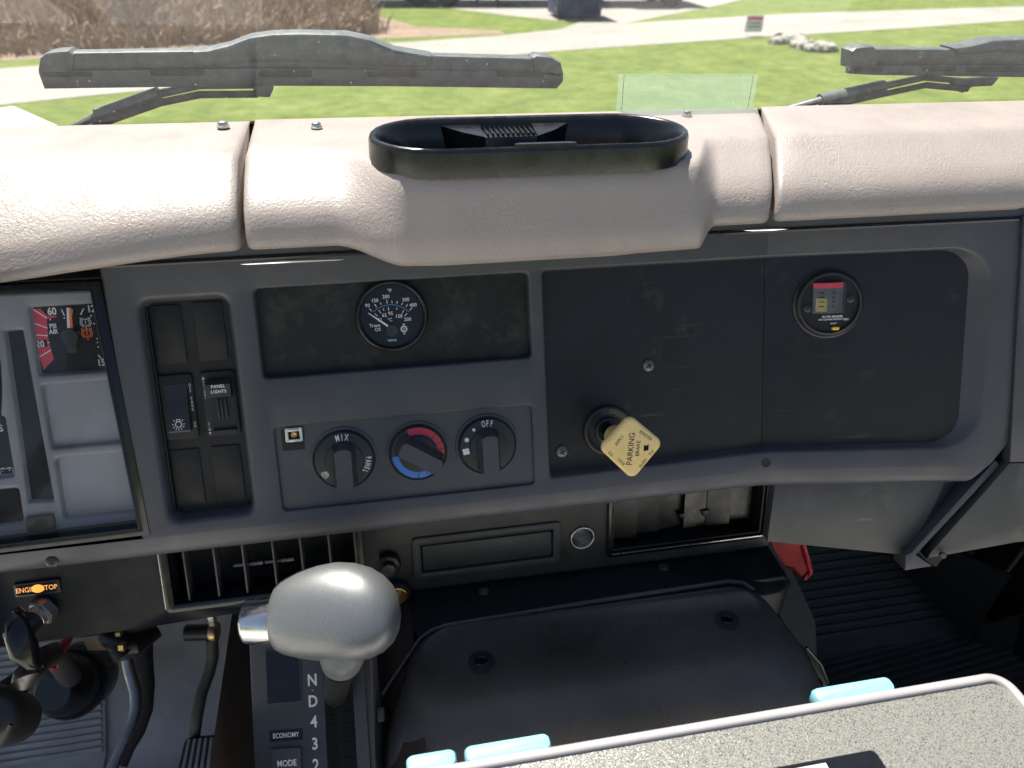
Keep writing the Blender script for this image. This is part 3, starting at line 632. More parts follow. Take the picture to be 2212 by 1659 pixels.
pr_ = pad_section('dash_pad', 'cream padded dash section on the passenger side, right of the seam', xr, right_prof, 24, 'tan')
def pad_screw(t, p, r):
    M = Matrix.Translation(p)
    MB().lathe([(r * 1.25, 0), (r * 1.25, .0012), (r, .0014), (r, .003), (r * .8, .0042), (r * .3, .0048), (.0001, .0048)], (0, 0), 18, True).move(M).build('screw', 'steel', t)
pad_screw(pl_, (-0.1058, 0.6740, 2.4410), .0042); pad_screw(pm_, (-0.0314, 0.6630, 2.4410), .0038); pad_screw(pm_, (0.2939, 0.6720, 2.4410), .0036)

# ------------------------------------------------------------ cup holder
t = thing('cup_holder', 'black oval plastic twin cup holder set into the centre dash', 'cup holder', o=(.13, .58, ZT))
cx, cy, hw, hh = .1305, .5785, .1185, .0475
def stad(d, z, n=14):
    r = hh + d; w_ = hw - hh; out = []
    for s_, a0 in ((1, -90), (-1, 90)):
        for k in range(n + 1):
            a = rad(a0 + 180 * k / n); out.append((cx + s_ * w_ + r * 1.06 * cos(a), cy + r * sin(a), z))
    return out
MB().loft([stad(.0012, ZT - .004), stad(.0008, 2.4525), stad(.0002, 2.4545), stad(-.0012, 2.4558), stad(-.0028, 2.4556), stad(-.004, 2.4545), stad(-.006, 2.451), stad(-.0095, 2.435), stad(-.0135, 2.385), stad(-.018, 2.381)], cap1=True).build('tray', 'cup_black', t, sharp=50)
# divider: two wedge shoulders with a ribbed ledge between them, on the far wall
for s_ in (-1, 1):
    w0, w1 = .021, .052
    a = [(cx - .013 + s_ * w0, cy + hh - .006, 2.4505), (cx - .013 + s_ * w0, cy + .014, 2.4478), (cx - .013 + s_ * w1, cy + hh - .006, 2.4505)]
    b = [(x, y, 2.385) for x, y, z in a]
    m_ = [(cx - .013 + s_ * .036, cy + .0245, 2.4490)]; a = [a[0], a[1], m_[0], a[2]]; b = [(x, y, 2.385) for x, y, z in a]
    MB().loft([b, a]).build('divider_shoulder', 'cup_black', t)
l = MB().box((cx - .013, cy + .030, 2.4165), (.042, .031, .062), .001).build('divider_block', 'cup_black', t)
for i in range(10): MB().box((cx - .013 - .018 + i * .004, cy + .0265, 2.4488), (.0016, .022, .0022), .0004).sub('rib', 'cup_black', l)
MB().loft([[(a, b, 2.4558) for a, b in rpoly([(cx - .026, cy - hh + .0016), (cx + .026, cy - hh + .0016), (cx + .019, cy - hh + .0055), (cx - .019, cy - hh + .0055)], .001, 2)], [(a, b, 2.4575) for a, b in rpoly([(cx - .025, cy - hh + .0018), (cx + .025, cy - hh + .0018), (cx + .0185, cy - hh + .0053), (cx - .0185, cy - hh + .0053)], .001, 2)]]).build('latch_lip', 'cup_black', t)

# ------------------------------------------------------------ dash face
dash = thing('dashboard', 'dark grey moulded truck dashboard face with recessed panels', 'dashboard', FA, (0, -60, 0))
radio = rect(-106.5, -44, 115.5, 28.5); heater = rect(-103, -157.5, 113, -85); sw = rect(-192.5, -156, -126, 24.5)
glove = [(127.5, -153), (KINK, -150), (522.5, -150), (522.5, 29), (KINK, 29), (127.5, 29)]
GR = [4, 300, 34, 34, 300, 4]
def gl_loop(du0, dv0, du1, dv1, n, rr=0):
    p = [(127.5 + du0, -153 + dv0), (KINK, -150 + dv0), (522.5 - du1, -150 + dv0), (522.5 - du1, 29 - dv1), (KINK, 29 - dv1), (127.5 + du0, 29 - dv1)]
    def corner(c, a, b, r, k=8): return c
    r_ = [4, 0.01, 34 - rr, 34 - rr, .01, 4]
    return [(a, b, n) for a, b in rpoly(p, r_, 8)]
def rloop(poly, d, n, r): return [(a, b, n) for a, b in rpoly(inset(poly, d), r, 5)]
outer = [(-214, 78), (-214, -168), (KINK, -168), (533, -168), (548, -146), (545, 60), (545, 78), (KINK, 78)]
h2 = lambda lp: [(a, b) for a, b, _ in lp]
fr_loops = [rloop(radio, -2, 0, 6), rloop(sw, -4, 0, 11), rloop(heater, -1.5, 0, 5), gl_loop(-2.5, -2.5, -3, -2.5, 0, -2)]
face = MB().holed(outer, [h2(l) for l in fr_loops], 0)
# lips of the openings
face.loft([fr_loops[0], rloop(radio, -.8, -.4, 5), rloop(radio, 0, -1.6, 4.5), rloop(radio, .6, -9, 4)], cap1=False)
face.loft([fr_loops[1], rloop(sw, -2, -.6, 10), rloop(sw, 0, -3, 9), rloop(sw, 2.5, -13, 7)], cap1=False)
face.loft([fr_loops[2], rloop(heater, -.6, -.25, 4.5), rloop(heater, 0, -1, 4), rloop(heater, .3, -3.2, 4)], cap1=False)
face.loft([fr_loops[3], gl_loop(-1, -1, -1, -1, -.5, -1), gl_loop(0, 0, 1, 0, -2, 0), gl_loop(.8, 3.0, 15, 1, -10, 8)], cap1=False)
# lower roll of the face, and its return underneath
face.loft([[(-430, v, n), (KINK, v, n), (533 + du, v, n)] for v, n, du in ((-168, 0, 0), (-176, -.8, -7), (-182, -3, -12), (-185.5, -7, -15), (-186.5, -14, -16), (-187, -70, -16))], cap1=False, closed=False)
face.loft([[(533 + a, -168 + b, n), (548 + a, -146 + b, n), (545 + a, 60 + b, n), (545 + a, 78 + b, n)] for a, b, n in ((0, 0, 0), (1.6, -.6, -1), (2, -1, -3), (1, -1, -45))], cap1=False, closed=False)
face.loft([[(-214 - a, 78, n), (-214 - a, -167 - 0, n)] for a, n in ((0, 0), (1.5, -.7), (2.5, -3), (2.5, -40))], cap1=False, closed=False)
face.bent().build('panel_face', 'panel', dash, sharp=45)
# shaped floor plates of the recesses
MB().prism([(a, b) for a, b, _ in rloop(radio, .3, 0, 4)], -12, -8).build('radio_blank', 'radio_plate', dash)
MB().prism([(a, b) for a, b, _ in rloop(heater, 0.1, 0, 4)], -6, -2.8).build('heater_plate', 'panel', dash)
gp = [(128, -151), (KINK + 2.5, -148), (KINK + 2.5, 28.6), (128, 28.6)]
MB().prism(gp, -13, -9.2).build('glove_plate', 'plate', dash)
gpl = [p for p in h2(gl_loop(.5, 2.5, 14, .5, 0, 8)) if p[0] > KINK + 1]
gpl = [(KINK + .15, 28.6)] + [(KINK + .15, -147.6)] + gpl if False else gpl
B_ = [(KINK + .2, -147.4)] + [p for p in gpl if p[1] < -60] + [p for p in gpl if p[1] >= -60] + [(KINK + .2, 28.4)]
MB().prism(B_, -12.9, -9.1).bent().build('glove_plate', 'plate', dash)
# chrome slivers painting the glints on the upper roll under the pad
for a, b in (((-120.4, 48.1), (-27.5, 47.3)), ((282.5, 54.0), (390.7, 51.2))):
    MB().tube([(a[0], a[1], -1), ((a[0] + b[0]) / 2, (a[1] + b[1]) / 2 + .6, .4), (b[0], b[1], -1)], [.7, 1.5, .7], 8).bent().build('glint_bead', 'chrome', dash)
up = MB().loft([[(-430, v, n), (KINK, v, n), (546, v, n)] for v, n in ((50, -2.0), (50.5, .8), (52, 1.6), (54, 1.2), (56, -3))], cap1=False, closed=False)
up.bent().build('top_bead', 'gloss_black', dash)
for c, r in (((223.5, -61.0), 8.8), ((140.8, -132.7), 9)): screw(dash, c, r * .62 * 1.0, -9.2, rot=25)
hb = (334.2, -160.9)
MB().lathe([(4.6, .02), (4.4, .3), (4.0, .22), (.01, .2)], hb, 20).bent().build('bolt_hole', 'dark', dash)
screw(dash, (-285.1, -178.9), 5.0, -1, 'satin_black', 35, 1.2)

# ---- switch bank
SN = -13
swp = MB().prism([(a, b) for a, b, _ in rloop(sw, 2.4, 0, 7)], -20, SN).build('switch_plate', 'switch_plate', dash)
def SWu(f): return f
blank = [((-187.0, 19.8), (-164.6, 19.3), (-164.9, -27.7), (-187.0, -27.9)), ((-156.0, 20.3), (-132.9, 19.8), (-133.2, -27.6), (-155.9, -27.6)),
         ((-188.4, -98.6), (-164.8, -99.4), (-165.7, -147.1), (-189.1, -147.3)), ((-155.9, -99.0), (-132.6, -99.1), (-133.5, -147.1), (-156.7, -146.9))]
for b in blank:
    u0 = (b[0][0] + b[3][0]) / 2; u1 = (b[1][0] + b[2][0]) / 2; v1 = (b[0][1] + b[1][1]) / 2; v0 = (b[2][1] + b[3][1]) / 2
    MB().prism(rect(u0 - .6, v0 - .6, u1 + .6, v1 + .6), SN - .2, SN + .08, 1).build('blank_shadow_gap', 'dark', dash)
    MB().prism(rect(u0 + .2, v0 + .2, u1 - .2, v1 - .2), SN, SN + 1.1, 1, .4).build('blank_cover', 'switch_plate', dash)
MB().box((-189.5, -66, SN + 2), (1.6, 170, 5), .4).build('edge_rail', 'switch_plate', dash)
def frame_ring(mb, poly, r, n0, n1, w_):
    o = lambda d, n, rr: [(a, b, n) for a, b in rpoly(inset(poly, d), max(rr, .4), 5)]
    mb.loft([o(0, n0, r), o(0, n1 - .4, r), o(.5, n1, r - .5), o(w_ - .4, n1, r - w_ + .4), o(w_, n1 - .4, r - w_), o(w_ + .2, n0, r - w_)], cap1=False); return mb
# headlight rocker
hs = thing('headlight_switch', 'black rocker switch with lamp symbol and OFF PARK ON lettering', 'switch', FA, (*(-176.6, -63.2), SN))
q = [(-188.7, -36.9), (-162.4, -36.3), (-163.8, -90.1), (-189.5, -90.3)]
u0, u1, v0, v1 = (q[0][0] + q[3][0]) / 2, (q[1][0] + q[2][0]) / 2, (q[2][1] + q[3][1]) / 2, (q[0][1] + q[1][1]) / 2
MB().prism(rect(u0, v0, u1, v1), SN - .1, SN + 2.4, 2.5, .8).build('frame', 'switch_plate', hs)
q = [(-185.3, -44.0), (-166.6, -43.6), (-167.7, -83.2), (-185.2, -83.6)]
a0, a1, b0, b1 = (q[0][0] + q[3][0]) / 2, (q[1][0] + q[2][0]) / 2, (q[2][1] + q[3][1]) / 2, (q[0][1] + q[1][1]) / 2
MB().prism(rect(a0, b0, a1, b1), SN + 2.2, SN + 2.55, 1.5).build('well', 'dark', hs)
am = (b0 + b1) / 2 + 3.5
rk = MB(); sec = [(b0 + .7, SN + 2.3), (b0 + .7, SN + 8.8), (b0 + 2, SN + 9.6), (am - 2, SN + 6.0), (am, SN + 5.4), (am + 2, SN + 4.8), (b1 - .8, SN + 2.9), (b1 - .8, SN + 2.3)]
rk.loft([[(u, v, n) for v, n in sec] for u in (a0 + .8, a1 - .8)], cap0=True).build('rocker', 'satin_black', hs)
lx, ly = (a0 + a1) / 2 - .2, b0 + 7.2; nn = lambda v: SN + 9.6 - (v - b0 - 2) * (3.6 / (am - 2 - b0 - 2)) + .12
ic = MB().arc((lx, ly), 2.0, 2.55, -360, 0, 0, 24)
for k in range(7): a = rad(180 + 180 * k / 6 if True else 0); ic.line((lx + 3.4 * cos(a), ly + 3.4 * sin(a)), (lx + 4.8 * cos(a), ly + 4.8 * sin(a)), .5, 0)
for s_ in (-1, 1): ic.line((lx + s_ * 2.6, ly + 2.6), (lx + s_ * 3.6, ly + 3.6), .5, 0)
for p_, q_ in (((lx - 1.2, ly + 2.2), (lx - 1.2, ly + 3.9)), ((lx + 1.2, ly + 2.2), (lx + 1.2, ly + 3.9)), ((lx - 1.4, ly + 3.9), (lx + 1.4, ly + 3.9))): ic.line(p_, q_, .5, 0)
ic.v = [(x, y, nn(y)) for x, y, z in ic.v]; ic.build('lamp_symbol', 'white', hs)
tx = MB(); vx = lambda s_, p_, h, adv, mb=tx: [mb.text(c, (p_[0], p_[1] - i * adv), h, 0, .72, .012, SN + 2.5) for i, c in enumerate(s_)]
vx('OFF', (a1 + 1.75, b1 - 2.0), 2.3, 2.75); vx('PARK', (a1 + 1.75, b1 - 13.3), 2.6, 3.05); vx('ON', (a1 + 1.75, b0 + 6.0), 2.3, 2.7); tx.build('lettering', 'offwhite', hs)
# dimmer slider
ds = thing('dimmer_switch', 'black panel lights dimmer slider with BRIGHT and DIM arrows', 'switch', FA, (*(-144.4, -63.0), SN))
q = [(-156.6, -36.2), (-130.0, -36.3), (-130.7, -90.2), (-157.9, -89.9)]
u0, u1, v0, v1 = (q[0][0] + q[3][0]) / 2, (q[1][0] + q[2][0]) / 2, (q[2][1] + q[3][1]) / 2, (q[0][1] + q[1][1]) / 2
MB().prism(rect(u0, v0, u1, v1), SN - .1, SN + 2.2, 2.5, .8).build('frame', 'switch_plate', ds)
s0, s1 = u0 + 5.2, u1 - 2.6
MB().prism(rect(s0, v0 + 2.5, s1, v1 - 5.5), SN + 2.1, SN + 2.4, 1).build('slot', 'dark', ds)
MB().prism(rect(s0 + .2, v0 + 2.6, s1 - .2, v0 + 5.4), SN + 2.2, SN + 4.6, .6, .5).build('end_stop', 'switch_plate', ds)
for du in (-3.2, -.4, 2.9): MB().box(((s0 + s1) / 2 + du, (v0 + v1) / 2 - 4, SN + 3), (1.4, 17, 1.6), .3).build('guide_rail', 'satin_black', ds)
kb = MB(); kv0, kv1 = v1 - 21, v1 - 8
kb.loft([[(u, v, n) for v, n in ((kv0, SN + 2.3), (kv0 - .2, SN + 7), (kv0 + 1, SN + 8.2), (kv1 - 2, SN + 8.6), (kv1 + 1.5, SN + 5), (kv1 + 1.5, SN + 2.3))] for u in (s0 - .2, s1 - .6)], cap0=True).build('slider', 'satin_black', ds)
tx = MB().text('PANEL', ((s0 + s1) / 2 - .3, kv1 - 3.6), 2.5, 0, .95, .02, SN + 8.75, space=1.15).text('LIGHTS', ((s0 + s1) / 2 - .3, kv1 - 7.9), 2.5, 0, .95, .02, SN + 8.6, space=1.15); tx.build('lettering', 'white', ds)
tx = MB(); cu = u0 + 2.6
for i, c in enumerate('BRIGHT'): tx.text(c, (cu, v1 - 8.3 - i * 2.65), 2.0, 0, .72, .005, SN + 2.3)
for i, c in enumerate('DIM'): tx.text(c, (cu, v0 + 10.6 - i * 2.5), 2.0, 0, .72, .005, SN + 2.3)
tx.add([(cu - .9, v1 - 6.2, SN + 2.3), (cu + .9, v1 - 6.2, SN + 2.3), (cu, v1 - 3.8, SN + 2.3)], [(0, 1, 2)]); tx.add([(cu - .9, v0 + 3.6, SN + 2.3), (cu, v0 + 1.4, SN + 2.3), (cu + .9, v0 + 3.6, SN + 2.3)], [(0, 1, 2)])
tx.build('arrow_lettering', 'offwhite', ds)

# ---- transmission oil temperature gauge
GZ = -8
tg = thing('temperature_gauge', 'round black transmission oil temperature gauge with white numerals', 'gauge', FA, (0, -.3, GZ))
MB().lathe([(28.5, GZ), (29.6, GZ + 3), (29.8, GZ + 6), (29, GZ + 8), (27.6, GZ + 8.8), (26.4, GZ + 8.2), (25.6, GZ + 6), (25.0, GZ + 3)], (0, -.3), 64, False, False).build('bezel', 'gloss_black', tg, sharp=60)
DN = GZ + 3.2
dl = MB().lathe([(25.4, DN - 1), (25.2, DN), (.01, DN)], (0, -.3), 64).build('dial', 'dial', tg)
def z4(x, y): return (x, y)
tx = MB(); T = DN + .06
for s_, p_, h in (('°F', (-0.5, 20.0), 3.0), ('200', (-3.6, 15.4), 2.9), ('150', (-12.9, 12.8), 2.9), ('300', (12.2, 11.9), 2.9), ('90', (-19.1, 9.1), 2.9), ('400', (18.0, 7.1), 2.9), ('65', (-6.1, 0.2), 2.9), ('95', (-0.9, 1.4), 2.9), ('150', (5.6, -1.4), 2.9), ('200', (12.6, -4.4), 2.9), ('°C', (-1.9, -3.8), 2.7), ('32', (-10.2, -3.3), 2.7), ('Trans', (-14.6, -7.7), 2.8), ('Oil', (-12.5, -11.2), 2.8)):
    tx.text(s_, p_, h, 0, .98, .012, T)
tx.text('VDO', (-1.4, -21.0), 1.7, 0, 1.5, .03, T)
tx.build('lettering', 'white', tg)
hc = (-0.9, -12.5)
tk = MB()
for a, b in (((-17.9, 6.6), (-16.0, 4.4)), ((-13.2, 10.0), (-11.9, 7.3)), ((-8.5, 11.0), (-7.9, 9.1)), ((-3.3, 13.0), (-3.0, 9.8)), ((0.9, 11.9), (0.9, 9.8)), ((5.4, 11.1), (4.7, 9.2)), ((9.6, 9.5), (8.5, 7.9)), ((13.5, 8.2), (11.9, 5.8)), ((17.1, 5.2), (14.6, 2.9)),
             ((-13.9, 2.3), (-11.7, -0.1)), ((-10.3, 4.8), (-8.7, 2.1)), ((-6.7, 5.9), (-6.2, 4.1)), ((-2.5, 6.9), (-2.2, 3.9)), ((4.7, 5.8), (4.2, 4.1)), ((10.0, 3.4), (8.4, 0.9)), ((12.5, 0.6), (10.3, -1.5))): tk.line(a, b, .55, T)
tk.build('scale_mark', 'white', tg)
bl = MB(); pa, pb, pc = Vector((-15.1, 3.6)), Vector((0.1, 8.6)), Vector((14.2, 1.6))
pts = [pa * (1 - f) ** 2 + (pb * 2 - (pa + pc) * .5) * 2 * f * (1 - f) + pc * f * f for f in [i / 18 for i in range(19)]]
for i in range(18): bl.line(pts[i], pts[i + 1], .4, T)
bl.build('blue_arc', 'pale_blue_line', tg)
nd = MB(); e1, e2 = Vector((-19.0, 3.2)), Vector((-3.9, -8.6)); dd_ = (e2 - e1).normalized(); pp = Vector((-dd_.y, dd_.x))
nd.loft([[(*(e1 + pp * .3), T + 1.6), (*(e1 - pp * .3), T + 1.6), (*(e2 - pp * .9), T + 1.6), (*(e2 + pp * .9), T + 1.6)], [(*(e1 + pp * .25), T + 2), (*(e1 - pp * .25), T + 2), (*(e2 - pp * .8), T + 2.2), (*(e2 + pp * .8), T + 2.2)]], cap0=True).build('needle', 'white', tg)
MB().lathe([(4.9, T), (4.9, T + 2.6), (4.5, T + 3.1), (.01, T + 3.2)], hc, 32).build('needle_hub', 'satin_black', tg)
gi = MB(); gc = (9.0, -12.1); gi.arc(gc, 1.6, 2.3, 0, 360, T, 24)
for k in range(10): a = rad(36 * k); gi.line((gc[0] + 2.2 * cos(a), gc[1] + 2.2 * sin(a)), (gc[0] + 3.0 * cos(a), gc[1] + 3.0 * sin(a)), .8, T)
gi.add([(gc[0] - .55, gc[1] - .5, T), (gc[0] + .55, gc[1] - .5, T), (gc[0], gc[1] + 1.1, T)], [(0, 1, 2)]); gi.arc((gc[0], gc[1] + 3.8), .4, .8, 0, 360, T, 10); gi.arc((gc[0], gc[1] - 3.9), .4, .8, 0, 360, T, 10)
gi.build('gear_symbol', 'white', tg)
MB().lathe([(25.6, GZ + 6.2), (.01, GZ + 6.4)], (0, -.3), 48).build('glass', 'gauge_glass', tg)

# ---- climate knobs
HN = -2.8
oval = rect(-79, -149, 108, -90)
ov = MB(); 
def knob(name, label, c, R_, rot, dial_art, gtop):
    t = thing(name, label, 'knob', FA, (c[0], c[1], HN), group='climate control knobs')
    MB().lathe([(R_ + 3.6, HN), (R_ + 3.4, HN + 1.2), (R_ + 2.2, HN + 1.6), (R_ + .8, HN + .4), (R_ + .6, HN - .2)], c, 48, False, False).build('surround', 'panel', t, sharp=60)
    MB().lathe([(R_, HN - .5), (R_, HN + 3.2), (R_ - .6, HN + 4), (R_ * .66, HN + 5.2), (R_ * .64, HN + 6), (R_ * .60, HN + 6.2), (.01, HN + 6.2)], c, 56).build('dial_ring', 'satin_black', t, sharp=30)
    dn = rad(rot); du, dv = Vector((cos(dn), sin(dn))), Vector((-sin(dn), cos(dn)))
    g = MB(); hl, hw2, top = R_ * .93, R_ * .37, HN + 21
    n_ = 14
    def side(s_, w_, n):
        out = []
        for i in range(n_ * 2 + 1):
            f = -1 + i / n_; x = w_ + (.35 if i % 2 else -.25) * (1 if abs(f) < .93 else 0)
            out.append(c_(f * hl, s_ * x, n))
        return out
    c_ = lambda x, y, n: (c[0] + du.x * x + dv.x * y, c[1] + du.y * x + dv.y * y, n)
    def loop(k, n, fx0, fx1, sc):
        a = [c_(-hl * fx0 + (hl * fx0 + hl * fx1) * i / (2 * n_), -(hw2 * sc + (.3 if i % 2 else -.3) * (0 < i < 2 * n_)), n) for i in range(2 * n_ + 1)]
        e = [c_(hl * fx1 + hw2 * .25, -hw2 * sc * .5, n), c_(hl * fx1 + hw2 * .25, hw2 * sc * .5, n)]
        b = [c_(hl * fx1 - (hl * fx0 + hl * fx1) * i / (2 * n_), (hw2 * sc + (.3 if i % 2 else -.3) * (0 < i < 2 * n_)), n) for i in range(2 * n_ + 1)]
        e2 = [c_(-hl * fx0 - hw2 * .25, hw2 * sc * .5, n), c_(-hl * fx0 - hw2 * .25, -hw2 * sc * .5, n)]
        return a + e + b + e2
    g.loft([loop(0, HN + 5.5, gtop + .08, .9, 1.12), loop(1, top - 1, gtop, .86, .80), loop(2, top, gtop - .03, .83, .72)]).build('grip', 'panel', t, sharp=30)
    dial_art(t, c, R_, HN + 4.75)
    return t
def ringn(R_, r): return HN + 4 + (R_ - .6 - r) / (R_ * .34 - .6) * 1.2 + .12
def arc_text(mb, s_, c, r, a0, step, h, n, sx=.6, bold=.02):
    for i, ch in enumerate(s_):
        a = rad(a0 - step * i); mb.text(ch, (c[0] + r * cos(a), c[1] + r * sin(a)), h, math.degrees(a) - 90, sx, bold, n)
def cone(mb, c, R_):
    mb.v = [(x, y, ringn(R_, math.hypot(x - c[0], y - c[1]))) for x, y, z in mb.v]; return mb
def art_mix(t, c, R_, n):
    mb = MB(); arc_text(mb, 'MIX', c, R_ * .80, 101.5, 11, 5.4, 0, .58, .03); arc_text(mb, 'PANEL', c, R_ * .82, 0, 8.6, 4.6, 0, .55, .03)
    cone(mb, c, R_).build('lettering', 'white', t)
    d_ = MB(); a = rad(214); p_ = Vector((c[0] + R_ * .82 * cos(a), c[1] + R_ * .82 * sin(a)))
    def w_(x, y): r_ = rad(-56 + 180); return (p_.x + x * cos(a - pi / 2) - y * sin(a - pi / 2), p_.y + x * sin(a - pi / 2) + y * cos(a - pi / 2))
    out = [w_(-3.0, 1.9), w_(-1.2, 2.4), w_(1.2, 2.4), w_(3.0, 1.9), w_(2.2, -1.6), w_(.9, -1.2), w_(-.9, -1.2), w_(-2.2, -1.6)]
    for i in range(8): d_.line(out[i - 1], out[i], .45, 0)
    for k in (-1.2, 0, 1.2): d_.line(w_(k - .3, -2.9), w_(k + .3, -1), .4, 0); d_.line(w_(k + .3, -1), w_(k - .2, .3), .4, 0); d_.line(w_(k - .2, .3), w_(k + .2, 1.5), .4, 0)
    cone(d_, c, R_).build('defrost_symbol', 'white', t)
def art_temp(t, c, R_, n):
    for m_, segs in (('red', ((44, 112), (22, 42), (6, 20), (-9, 4), (-22, -11))), ('blue', ((-34, -24), (-52, -36), (-70, -54), (-92, -72), (-176, -94)))):
        mb = MB()
        for a0, a1 in segs: mb.arc(c, R_ * .72, R_ * .955, a0, a1, 0, max(3, int((a1 - a0) / 5)))
        cone(mb, c, R_).build(m_ + '_scale', m_, t)
def art_fan(t, c, R_, n):
    mb = MB(); arc_text(mb, 'OFF', c, R_ * .82, 98, 10, 5.4, 0, .55, .03); cone(mb, c, R_).build('lettering', 'white', t)
    for a, r in ((126, 1.35), (158, 1.9)):
        mb = MB().arc((c[0] + R_ * .8 * cos(rad(a)), c[1] + R_ * .8 * sin(rad(a))), 0.01, r, 0, 360, 0, 20); cone(mb, c, R_).build('speed_dot', 'white', t)
    fc = (c[0] + R_ * .80 * cos(rad(189)), c[1] + R_ * .8 * sin(rad(189))); mb = MB()
    for k in range(4): a = rad(45 + 90 * k + 10); mb.arc((fc[0] + 1.9 * cos(a), fc[1] + 1.9 * sin(a)), .01, 1.55, 0, 360, 0, 14); mb.line(fc, (fc[0] + 1.9 * cos(a), fc[1] + 1.9 * sin(a)), 1.2, 0)
    cone(mb, c, R_).build('fan_symbol', 'white', t)
K1, K2, K3 = (-49.1, -117.7), (12.7, -117.9), (72.7, -117.9)
knob('rotary_knob', 'black air direction knob marked MIX and PANEL', K1, 24.2, 270, art_mix, .5)
knob('rotary_knob', 'black temperature knob with red and blue scale, middle one', K2, 23.2, -33, art_temp, .74)
knob('rotary_knob', 'black fan speed knob marked OFF with dots and fan symbol', K3, 24.2, 270, art_fan, .5)
mk = MB()
for p_ in ((-49.6, -92.1), (11.4, -92.0), (72.0, -91.4)): mk.prism(rect(p_[0] - .7, p_[1] - .9, p_[0] + .7, p_[1] + .9), HN, HN + .15)
# each tick is printed on the heater plate above its knob
for i, p_ in enumerate(((-49.6, -92.1), (11.4, -92.0), (72.0, -91.4))): MB().prism(rect(p_[0] - .7, p_[1] - .9, p_[0] + .7, p_[1] + .9), HN - .05, HN + .12).build('index_mark', 'offwhite', dash)
ls = thing('lamp_socket', 'small square steel clip socket left of the MIX knob', 'socket', FA, (*(-87.8, -94.1), HN))
c = (-88.9, -96.7); MB().prism(rect(c[0] - 9, c[1] - 9.5, c[0] + 9, c[1] + 8.5), HN - .2, HN + .3, 1).build('opening', 'dark', ls)
c = (-87.5, -92.9)
cl = frame_ring(MB(), rect(c[0] - 7, c[1] - 6, c[0] + 7, c[1] + 6), 1, HN, HN + 2.4, 2.6).build('clip', 'steel', ls)
MB().box((c[0], c[1] + 4.3, HN + 2.2), (8, 2, 1.6), .3).sub('clip_tab', 'steel', cl); MB().box((c[0], c[1] - 4.3, HN + 2.2), (8, 2, 1.6), .3).sub('clip_tab', 'steel', cl)
MB().lathe([(2.6, HN), (2.6, HN + 1.4), (1.8, HN + 2), (1.2, HN + 1), (.01, HN + .8)], c, 16).build('contact', 'brass', ls)

# ---- parking brake knob
pc_ = (184.0, -117.2); PN = -9.2
pk = thing('parking_brake_knob', 'cream yellow diamond pull knob lettered PARKING BRAKE', 'brake knob', FA, (*pc_, PN))
MB().lathe([(23, PN), (23, PN + 2), (21.8, PN + 3.4), (20, PN + 3.6), (18.5, PN + 2.4), (17, PN + 1.2), (12.5, PN + .9), (11.8, PN + 2.6), (10.2, PN + 3), (9.6, PN - 3)], pc_, 48, False, False).build('collar', 'satin_black', pk, sharp=50)
for k in range(16): a = rad(22.5 * k); MB().line((pc_[0] + 12.6 * cos(a), pc_[1] + 12.6 * sin(a)), (pc_[0] + 16 * cos(a), pc_[1] + 16 * sin(a)), 1.1, PN + 1.15).build('boot_rib', 'dark', pk)
MB().lathe([(6.5, PN - 3), (6.5, PN + 22)], pc_, 24).build('plunger', 'gloss_black', pk)
KN = 58
sh = MB().lathe([(8.0, PN + 20), (10.0, PN + 21), (10.6, PN + 30), (11.5, PN + 42), (13.5, KN - 7)], pc_, 32, True).build('neck', 'yellow', pk)
qd = [(183.2, -87.5), (211.5, -113.7), (184.0, -143.3), (155.7, -112.7)]; qc = (sum(p_[0] for p_ in qd) / 4, sum(p_[1] for p_ in qd) / 4)
if area(qd) < 0: qd = qd[::-1]
L_ = lambda d, n: [(a, b, n) for a, b in rpoly(inset(qd, d), 6.5 - d * .6, 7)]
pd = MB().loft([L_(2.5, KN - 9), L_(.6, KN - 7), L_(0, KN - 5), L_(0, KN - 3), L_(.5, KN - 1.2), L_(1.4, KN - .3), L_(2.6, KN)], cap0=True).build('paddle', 'yellow', pk, sharp=60)
tx = MB(); n_ = KN + .06; RT = 83
for s_, p_, h, r_ in (('PARKING', (182.5, -115.8), 5.0, RT), ('BRAKE', (188.6, -116.0), 3.4, RT), ('APPLY', (172.8, -107.7), 2.7, 48), ('RELEASE', (195.4, -105.5), 2.7, 141), ('PUSH', (192.7, -129.1), 2.7, 50), ('TO', (200.1, -121.1), 2.7, 48), ('TO', (165.4, -118.1), 2.7, 138), ('PULL', (174.0, -125.8), 2.7, 138)):
    tx.text(s_, p_, h, r_, .95, .01, n_)
tx.build('lettering', 'dial', pk)
c = (195.5, -116.3); MB().prism([(c[0] - 2.2, c[1] - 2.6), (c[0] + 2.0, c[1] - 2.2), (c[0] + 2.4, c[1] + 2.8), (c[0] + .4, c[1] + 1.9), (c[0] - 1.8, c[1] + 2.6)], KN, KN + .07).build('emblem', 'dial', pk)

